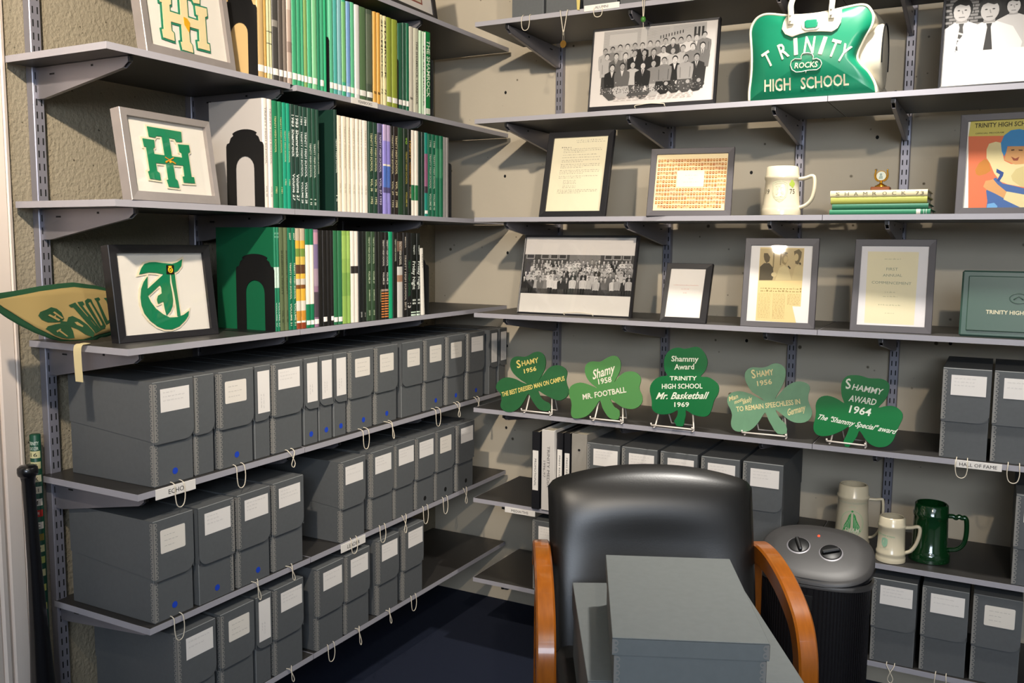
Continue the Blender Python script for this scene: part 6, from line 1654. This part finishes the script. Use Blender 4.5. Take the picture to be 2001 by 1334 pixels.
# ------------------------------------------------------------------ ring binders
def binder(label, x, wd, col, texts, lab, grp='ring binders', rough=.4, h=.286, yfr=.012, wavy=False, textcol='#3a3836', plaintext=None):
    t = thing('ring_binder', label, 'binder', (x, RY + yfr, Z[5] + .0004), (0, 0, 0), grp)
    m = mat('binder_' + col.strip('#'), col, rough, bump=((120, .25, .002) if wavy else None))
    b = MB()
    hw = wd / 2
    b.box(-hw, hw, 0, .0025, 0, h, b=.001)
    b.box(-hw, -hw + .0028, .0026, .265, 0, h, b=.001)
    b.box(hw - .0028, hw, .0026, .265, 0, h, b=.001)
    b.build('cover', m, t)
    p = MB()
    p.box(-hw + .0035, hw - .0035, .03, .25, .006, h - .008)
    p.build('paper_stack', M_pages, t)
    if lab:
        x_ = MB()
        z0, z1 = lab
        x_.face([(-hw * .78, -.0006, z0), (hw * .78, -.0006, z0), (hw * .78, -.0006, z1), (-hw * .78, -.0006, z1)], c='#e6e0d8')
        x_.build('spine_card', M_ink, t)
    for s_, z0, z1, off, hh in texts:
        x_ = MB()
        vs, fs, _ = text_polys(s_, False)
        x_.add([(off - hh / 2 + c * hh, -.0012, z1 - a * (z1 - z0)) for a, c in vs], fs, 0, textcol)
        x_.build('spine_lettering', M_ink, t)
    if wavy:
        c_ = MB()
        c_.lathe([(.0045, 0), (.0045, .001)], 14)
        o = c_.build('finger_hole', M_dark, t, loc=(0, -.0002, h * .80), rot=(PI / 2, 0, 0))
    return t
binder('black ring binder labelled PROMOTIONAL at the left end of the binders', .7485, .029, '#16161a', [('PROMOTIONAL', .085, .185, 0, .008)], (.070, .215), yfr=-.016, h=.283)
binder('white ring binder lettered TRINITY MEDIA, next to the PROMOTIONAL binder', .7935, .048, '#cfc9c2', [('TRINITY MEDIA', .085, .235, .004, .011), ('1996-97', .12, .18, -.012, .009)], None, yfr=-.010, h=.292, textcol='#6a6664')
binder('black ring binder labelled PRESS RELEASE, right of the white binder', .8305, .024, '#17171b', [('PRESS RELEASE', .10, .20, 0, .006)], (.05, .222), h=.282)
binder('black ring binder labelled PRESS RELEASE, beside the grey binder', .8595, .024, '#18181c', [('PRESS RELEASE', .10, .195, 0, .006)], (.05, .212), h=.284)
binder('wavy grey ring binder between black binders and archive boxes', .9055, .058, '#9a948a', [], None, h=.286, wavy=True, rough=.5)

# ------------------------------------------------------------------ felt pennant by the door
PN = DATA['PEN']
t = thing('felt_pennant', 'cream felt pennant with green border and shamrock, hanging past the shelf end', 'pennant', (0, 0, 0))
def pen3(y, z, off=0.0):
    """the cloth stands on the shelf, leans back a little and ripples"""
    k = (z - 1.30) / .13
    return (.222 - .028 * k - .012 * math.sin((y + 1.9) * 17) * (1 - .3 * k) + .006 * math.sin((y + 1.9) * 41) * (1 - min(1, max(0, k))) + off, y, z)
def strip(top, bot, off, name, col, par, n=48, m=8):
    def samp(pl, y):
        for (y0, z0), (y1, z1) in zip(pl, pl[1:]):
            if y0 <= y <= y1:
                return z0 + (z1 - z0) * (y - y0) / (y1 - y0)
        return pl[0][1] if y < pl[0][0] else pl[-1][1]
    y0, y1 = max(top[0][0], bot[0][0]), min(top[-1][0], bot[-1][0])
    b = MB()
    vs = []
    for i in range(n + 1):
        y = y0 + (y1 - y0) * i / n
        za, zb2 = samp(bot, y), samp(top, y)
        if zb2 < za + .0005:
            zb2 = za + .0005
        for j in range(m + 1):
            vs.append(pen3(y, za + (zb2 - za) * j / m, off))
    fs = [(i * (m + 1) + j, (i + 1) * (m + 1) + j, (i + 1) * (m + 1) + j + 1, i * (m + 1) + j + 1) for i in range(n) for j in range(m)]
    b.add(vs, fs, 0, col)
    o = b.build(name, M_felt, par, smooth=True)
    sm_ = o.modifiers.new('thickness', 'SOLIDIFY')
    sm_.thickness = .0016
    sm_.offset = -1 if off == 0 else 0
    return o
zshift = 0.002
top = [(a, c + zshift) for a, c in PN['top']]
bot = [(a, max(c + zshift, Z[3] + .004) if a > -1.90 else c + zshift) for a, c in PN['bot']]
strip(top, bot, 0, 'green_border', '#24452e', t)
inn = [(a, c + zshift) for a, c in PN['inner']]
it = sorted(inn[:9])
ib = sorted(inn[9:] + [inn[0]])
ib = [(a, max(c, Z[3] + .010) if a > -1.90 else c) for a, c in ib]
strip(it, ib, .0014, 'cream_field', '#9a8454', t)
def felt_shapes(polys, off, col, name):
    b = MB()
    for q in polys:
        d = dense([(a, c + zshift) for a, c in q], .006)
        cx, cz = sum(p_[0] for p_ in d) / len(d), sum(p_[1] for p_ in d) / len(d)
        b.face([pen3(a, c, off) for a, c in d], c=col)
    return b.build(name, M_felt, t)
felt_shapes(PN['leaves'], .0036, '#28482f', 'shamrock')
felt_shapes(PN['letters'], .0036, '#28482f', 'lettering')
felt_shapes(PN['holes'], .0046, '#9a8454', 'small_letters')
b = MB()
ym = -1.918
pth = smooth_path([(.225, ym + .03, Z[3] + .004), (.235, ym + .012, Z[3] + .004), (.236, ym - .000, Z[3] + .003), (.237, ym - .006, Z[3] - .008), (.240, ym - .008, Z[3] - .04), (.244, ym - .009, Z[3] - .085)], 5)
rg = [[(q.x - .0135, q.y - .0006, q.z), (q.x + .0135, q.y - .0006, q.z), (q.x + .0135, q.y + .0006, q.z + .0004), (q.x - .0135, q.y + .0006, q.z + .0004)] for q in pth]
b.loft(rg)
b.build('hanging_tape', mat('cream_tape', '#d6c595', .8), t)['label'] = 'pale cream tape'

# ------------------------------------------------------------------ bat and striped stick leaning in the corner by the door
t = thing('baseball_bat', 'black baseball bat standing knob up between door casing and shelves', 'bat', (.105, -1.955, 0), (.016, -.012, 0))
b = MB()
b.lathe([(.028, 0.0), (.034, .008), (.0355, .10), (.0345, .25), (.030, .40), (.022, .56), (.0165, .72), (.0150, .86), (.0152, .945), (.018, .958)], 28)
b.build('barrel', mat('bat_lacquer', '#0f0e0f', .28, coat=.4), t, smooth=1.0)
b = MB()
b.lathe([(.015, .955), (.0225, .962), (.0240, .970), (.0232, .980), (.017, .986), (.004, .988)], 28)
b.build('knob', MATS['bat_lacquer'], t, smooth=True)
x = MB()
fn = wrap(lambda z: .0357, -PI / 2 + .45)
stroke(x, [(a, c) for a, c in ring_pts(0, .20, .016, .06)], .0007, '#8a8a88', fn, True)
x.build('oval_mark', M_ink, t)
t = thing('striped_stick', 'green stick with white and red tape labels beside the bat', 'stick', (.030, -1.9075, 0), (.0, .004, 0))
b = MB()
b.lathe([(.0125, 0), (.013, .002), (.013, 1.044), (.0115, 1.046)], 20)
b.build('shaft', mat('stick_green', '#124a35', .4), t, smooth=1.0)
zt = 1.046
marks = [(.060, '#d6cf9c', '16'), (.088, '#d6cf9c', 'BB'), (.122, '#d9d4b4', 'TX'), (.152, '#e0d9c4', '5-1'), (.184, '#e6ded0', '4'), (.213, '#c0342c', 'NEW'), (.245, '#e6ded0', 'KC'), (.276, '#8a7a3a', ''), (.306, '#d6cf9c', 'P'), (.336, '#b9c06a', 'E'), (.37, '#d6cf9c', ''), (.41, '#c9c46a', ''), (.46, '#c9c46a', ''), (.52, '#b9b45a', ''), (.58, '#b9b45a', ''), (.65, '#b9b45a', '')]
f = wrap(lambda z: .0134, -PI / 2 + .60)
for d, c, s_ in marks:
    x = MB()
    for k in range(10):
        a0, a1 = -.0165 + .0033 * k, -.0165 + .0033 * (k + 1)
        x.face([f(a0, zt - d), f(a1, zt - d), f(a1, zt - d + .018), f(a0, zt - d + .018)], c=c)
    if s_:
        x.text(s_, -.008, zt - d + .004, .008, zt - d + .004, .010, 0, c='#2c2a24' if c != '#c0342c' else '#e6ded0', fn=wrap(lambda z: .0138, -PI / 2 + .60), bold=False)
    x.build('tape_label', M_ink, t)
x = MB()
x.text('TRINITY', -.013, zt - .026, .013, zt - .026, .009, 0, c='#cfd8c8', fn=f)
x.text('SOCCER', -.012, zt - .039, .012, zt - .039, .008, 0, c='#cfd8c8', fn=f)
x.build('lettering', M_ink, t)

# ------------------------------------------------------------------ things hanging from the topmost back-wall shelf
t = thing('hanging_medal', 'bronze medal on a cream ribbon hanging below the ALUMNI shelf', 'medal', (.832, RY - .006, Z[0]))
b = MB()
b.tube([(-.014, .012, .002), (-.0135, -.002, .001), (-.001, -.003, -.072)], .0015, 6)
b.tube([(.014, .012, .002), (.0135, -.002, .001), (.001, -.003, -.072)], .0015, 6)
b.build('ribbon', M_string, t)
b = MB()
b.box(-.0035, .0035, -.005, -.001, -.082, -.070, b=.001)
b.tube([(-.0025, -.003, -.082), (-.003, -.003, -.10)], .0008, 5); b.tube([(.0025, -.003, -.082), (.003, -.003, -.10)], .0008, 5)
b.build('clasp', mat('clasp_metal', '#b9b3a4', .3, .8), t)
b = MB()
b.prism([(.011 * math.cos(2 * PI * k / 24), -.110 + .0125 * math.sin(2 * PI * k / 24)) for k in range(24)], -.0045, -.0018)
b.build('medallion', mat('old_bronze', '#7a5a24', .4, .7), t)
t = thing('hanging_charm', 'green bead charm on white cord dangling above the group photograph', 'charm', (1.115, RY - .006, Z[0]))
b = MB()
b.tube([(-.004, .012, .002), (-.004, -.002, .001), (-.001, -.003, -.050)], .0013, 6)
b.tube([(.003, .012, .002), (.003, -.002, .001), (.001, -.003, -.050)], .0013, 6)
b.tube([(0, -.003, -.066), (.001, -.003, -.088)], .0008, 5)
b.build('cord', M_string, t)
b = MB()
b.lathe([(.002, 0), (.006, .002), (.0085, .008), (.0075, .014), (.003, .018)], 14, cy=-.003, cz=-.068)
b.build('bead', mat('green_bead', '#3f7a2c', .4), t, smooth=True)
t = thing('hanging_tag', 'yellow tag hanging over the shelf edge left of the ALUMNI sign', 'tag', (.884, RY - .004, Z[0]))
b = MB()
b.prism([(-.008, .04), (-.005, -.002), (.004, -.004), (.006, .04)], -.001, .0005)
b.build('ribbon', mat('yellow_ribbon', '#c9b56a', .7), t)

# ------------------------------------------------------------------ armchair
CH = Vector((2.1748 + .8805 * .386 - .474 * 2.139, -3.3265 + .474 * .386 + .8805 * 2.139, 0))
t = thing('armchair', 'black leather armchair with curved orange wooden arms', 'chair', CH, (0, 0, .4938))
M_leather = mat('black_leather', '#100f0e', .36, spec=.62, bump=(260, .12, .001))
M_wood = mat('cherry_wood', '#b0581a', .28, spec=.5, coat=.35)
nt = M_wood.node_tree
tc = nt.nodes.new('ShaderNodeTexCoord'); mp = nt.nodes.new('ShaderNodeMapping'); wv = nt.nodes.new('ShaderNodeTexNoise')
mp.inputs['Scale'].default_value = (18, 3, 3); wv.inputs['Scale'].default_value = 6; wv.inputs['Detail'].default_value = 5
mx = nt.nodes.new('ShaderNodeMix'); mx.data_type = 'RGBA'
mx.inputs[6].default_value = lin('#8a480e') + (1,); mx.inputs[7].default_value = lin('#bd6a17') + (1,)
nt.links.new(tc.outputs['Object'], mp.inputs[0]); nt.links.new(mp.outputs[0], wv.inputs['Vector']); nt.links.new(wv.outputs['Fac'], mx.inputs[0])
nt.links.new(mx.outputs[2], nt.nodes['Principled BSDF'].inputs['Base Color'])
NX, NZ = 44, 40
def backsurf(sign):
    vs = []
    for j in range(NZ + 1):
        v = j / NZ
        for i in range(NX + 1):
            u = -1 + 2 * i / NX
            hw = .283 - .011 * (1 - v)
            ztop = .886 + .042 * (1 - abs(u) ** 2.2) - .016 * abs(u) ** 30
            # rounded corners
            vv = .46 + (ztop - .46) * v
            e = (1 - abs(u) ** 7) ** .5 * (1 - max(0, (v - .5) * 2) ** 9) ** .5
            th = .048 * e + .020 * (1 - u * u) * math.exp(-((v - .80) / .16) ** 2) * e
            if sign > 0:
                th = .022 * e
            yc = .200 + .144 * v ** 1.15 + .028 * (u * u) * -1
            vs.append((hw * u, yc - th if sign < 0 else yc + th, vv))
    return vs
A_, B_ = backsurf(-1), backsurf(1)
b = MB()
q = lambda i, j: j * (NX + 1) + i
b.add(A_ + B_, [(q(i, j), q(i + 1, j), q(i + 1, j + 1), q(i, j + 1)) for i in range(NX) for j in range(NZ)] +
      [tuple(len(A_) + k for k in (q(i, j), q(i, j + 1), q(i + 1, j + 1), q(i + 1, j))) for i in range(NX) for j in range(NZ)] +
      [(q(i, 0), len(A_) + q(i, 0), len(A_) + q(i + 1, 0), q(i + 1, 0)) for i in range(NX)])
o = b.build('backrest', M_leather, t, smooth=True)
b = MB()
rg = []
for zz, s_ in ((.395, .93), (.405, .985), (.43, 1), (.462, 1), (.479, .97), (.487, .90), (.490, .5), (.490, .05)):
    rg.append([(.268 * s_ * math.copysign(abs(math.cos(a)) ** .22, math.cos(a)), -.042 + .237 * s_ * math.copysign(abs(math.sin(a)) ** .22, math.sin(a)), zz) for a in [2 * PI * k / 48 for k in range(48)]])
b.loft(rg)
b.build('seat', M_leather, t, smooth=True)
def sweep(pts, wd, thk, name):
    pth = smooth_path(pts, 8)
    rg = []
    n = len(pth)
    for i, p_ in enumerate(pth):
        d = (pth[min(i + 1, n - 1)] - pth[max(i - 1, 0)]).normalized()
        nrm = Vector((0, -d.z, d.y)) if abs(d.x) < .5 else Vector((0, 0, 1))
        r_ = []
        for a, c in ((-.5, -.40), (-.40, -.5), (.40, -.5), (.5, -.40), (.5, .40), (.40, .5), (-.40, .5), (-.5, .40)):
            r_.append(p_ + Vector((1, 0, 0)) * a * wd + nrm * c * thk)
        rg.append([tuple(v) for v in r_])
    b = MB()
    b.loft(rg)
    return b.build(name, M_wood, t, smooth=.6)
for lx in (-.301, .304):
    sweep([(lx, .340, .655), (lx, .307, .692), (lx, .177, .706), (lx, .046, .692), (lx, -.060, .657), (lx, -.107, .613), (lx, -.127, .548), (lx, -.131, .42), (lx, -.125, .20), (lx, -.112, 0)], .046, .054, 'arm')
    sweep([(lx, .395, 0), (lx, .348, .22), (lx, .328, .45), (lx, .328, .692)], .032, .038, 'rear_leg')
    sweep([(lx, -.118, .38), (lx, .10, .38), (lx, .33, .38)], .026, .05, 'side_rail')
for y0, y1 in ((.320, .338), (-.140, -.122)):
    b = MB()
    b.box(-.288, .291, y0, y1, .345, .394, b=.004)
    b.build('cross_rail', M_wood, t)

# the two boxes on the seat
M_boxl = mat('archive_board_pale', '#737776', 0.6, spec=.35, noise=(60, .08), bump=(300, .08, .001))
def lidded(label, loc, rz, wd, dp, h, lidh):
    t = thing('lidded_archive_box', label, 'box', loc, (0, 0, rz), 'boxes on the armchair')
    b = MB()
    b.box(-wd / 2 + .004, wd / 2 - .004, -dp / 2 + .004, dp / 2 - .004, 0, h - .004, b=.0015)
    b.build('body', M_boxl, t)
    b = MB()
    z0 = h - lidh
    w2, d2 = wd / 2, dp / 2
    b.box(-w2, w2, -d2, d2, h - .0022, h, b=.001)
    for x0, x1, y0, y1 in ((-w2, w2, -d2, -d2 + .0022), (-w2, w2, d2 - .0022, d2), (-w2, -w2 + .0022, -d2 + .0023, d2 - .0023), (w2 - .0022, w2, -d2 + .0023, d2 - .0023)):
        b.box(x0, x1, y0, y1, z0, h - .0023)
    b.build('lid', M_boxl, t)
    for s_ in (-1, 1):
        link('corner_strip', mesh_of(tin_strip(z0 + .003, h - .003, s_), 'corner_strip', [M_tin, M_boxl]), t, (s_ * wd / 2, -dp / 2, 0))
        link('corner_strip', mesh_of(tin_strip(.003, z0 - .003, s_), 'corner_strip', [M_tin, M_boxl]), t, (s_ * (wd / 2 - .004), -dp / 2 + .004, 0))
    return t
def camxy(la, d):
    return (2.1748 + .8805 * la - .474 * d, -3.3265 + .474 * la + .8805 * d)
bx, by = camxy(.3697, 1.958)
lidded('large flat grey archive box lying on the armchair seat, under the smaller box', (bx, by, .4905), .4938 - .008, .426, .52, .1935, .07)
bx, by = camxy(.3543, 1.844)
lidded('smaller lidded grey archive box on top of the box on the armchair', (bx, by, .6845), .4938 - .075, .290, .456, .121, .034)

# ------------------------------------------------------------------ tower heater
t = thing('tower_heater', 'black oval tower heater with two knobs beside the armchair', 'heater', (1.747, -.640, 0), (0, 0, .04))
M_hb = mat('heater_black', '#131214', .42)
M_hg = mat('heater_grey', '#403e3d', .42)
HW, HD = .160, .105
def hring(s_, z, slope=0.0, dx=0.0, n=56, e=.80):
    out = []
    for k in range(n):
        a = 2 * PI * k / n
        cx, sy = math.cos(a), math.sin(a)
        x_, y_ = HW * s_ * math.copysign(abs(cx) ** e, cx), HD * s_ * math.copysign(abs(sy) ** e, sy)
        out.append((x_, y_, z + slope * y_))
    return out
b = MB()
b.loft([hring(1.10, 0), hring(1.12, .012), hring(1.08, .03), hring(.97, .045)])
b.build('base', M_hb, t, smooth=.9)
b = MB()
b.loft([hring(.94, .04), hring(.94, .598)])
b.build('body', M_hb, t, smooth=.9)
SL = .50
b = MB()
b.loft([hring(.94, .60), hring(.985, .606, SL * .3), hring(1.0, .624, SL * .8), hring(1.0, .637, SL)], cap0=False)
b.build('collar', M_hb, t, smooth=.9)
b = MB()
b.loft([hring(1.0, .637, SL), hring(.985, .644, SL), hring(.93, .649, SL), hring(.7, .654, SL), hring(.3, .656, SL), hring(.03, .656, SL)], cap0=False)
b.build('control_panel', M_hg, t, smooth=True)
b = MB()
for k in range(46):
    a = PI * (1.04 + .92 * k / 45)
    cx, sy = math.cos(a), math.sin(a)
    x_, y_ = HW * .955 * math.copysign(abs(cx) ** .8, cx), HD * .955 * math.copysign(abs(sy) ** .8, sy)
    b.tube([(x_, y_, .05), (x_, y_, .575)], .0017, 5)
b.build('grille_bars', mat('grille_black', '#222123', .35, .3), t)
b = MB()
rg = []
for z_, s_ in ((.572, .96), (.574, 1.0), (.586, 1.0), (.590, .96)):
    rg.append(hring(s_, z_))
b.loft(rg, cap0=False, cap1=False)
b.build('grille_rim', M_hg, t, smooth=.9)
b = MB()
b.box(-.018, .006, -HD * 1.0, -HD * .9, .508, .552, b=.001)
b.build('sensor_window', M_dark, t)
def tilt_at(x_, y_, z_=.6735):
    return (x_, y_, z_ + SL * y_)
al = math.atan(SL)
for kx, ky in ((-.052, .006), (.040, -.004)):
    k_ = MB()
    k_.lathe([(.034, 0), (.034, .002), (.031, .003)], 28)
    o = k_.build('knob_ring', mat('knob_ring_grey', '#8d8a8e', .4, .3), t, tilt_at(kx, ky, .6535), (al, 0, 0), smooth=.8)
    k_ = MB()
    k_.lathe([(.030, 0), (.030, .002), (.027, .0035), (.002, .0035)], 28)
    kb = k_.build('knob', M_clip, t, tilt_at(kx, ky, .6560), (al, 0, .45 if kx > 0 else -1.2), smooth=.8)
    kb.rotation_mode = 'ZYX'
    g2 = MB()
    g2.box(-.026, .026, -.0055, .0055, .0035, .013, b=.003)
    g2.build('grip', M_clip, kb)
b = MB()
b.lathe([(.0035, 0), (.003, .002), (.0008, .003)], 12)
b.build('power_light', mat('red_led', '#ff2a10', .4, emit=('#ff2a10', 6.0)), t, tilt_at(-.002, .052, .6545), (al, 0, 0))['label'] = 'glowing red power light'
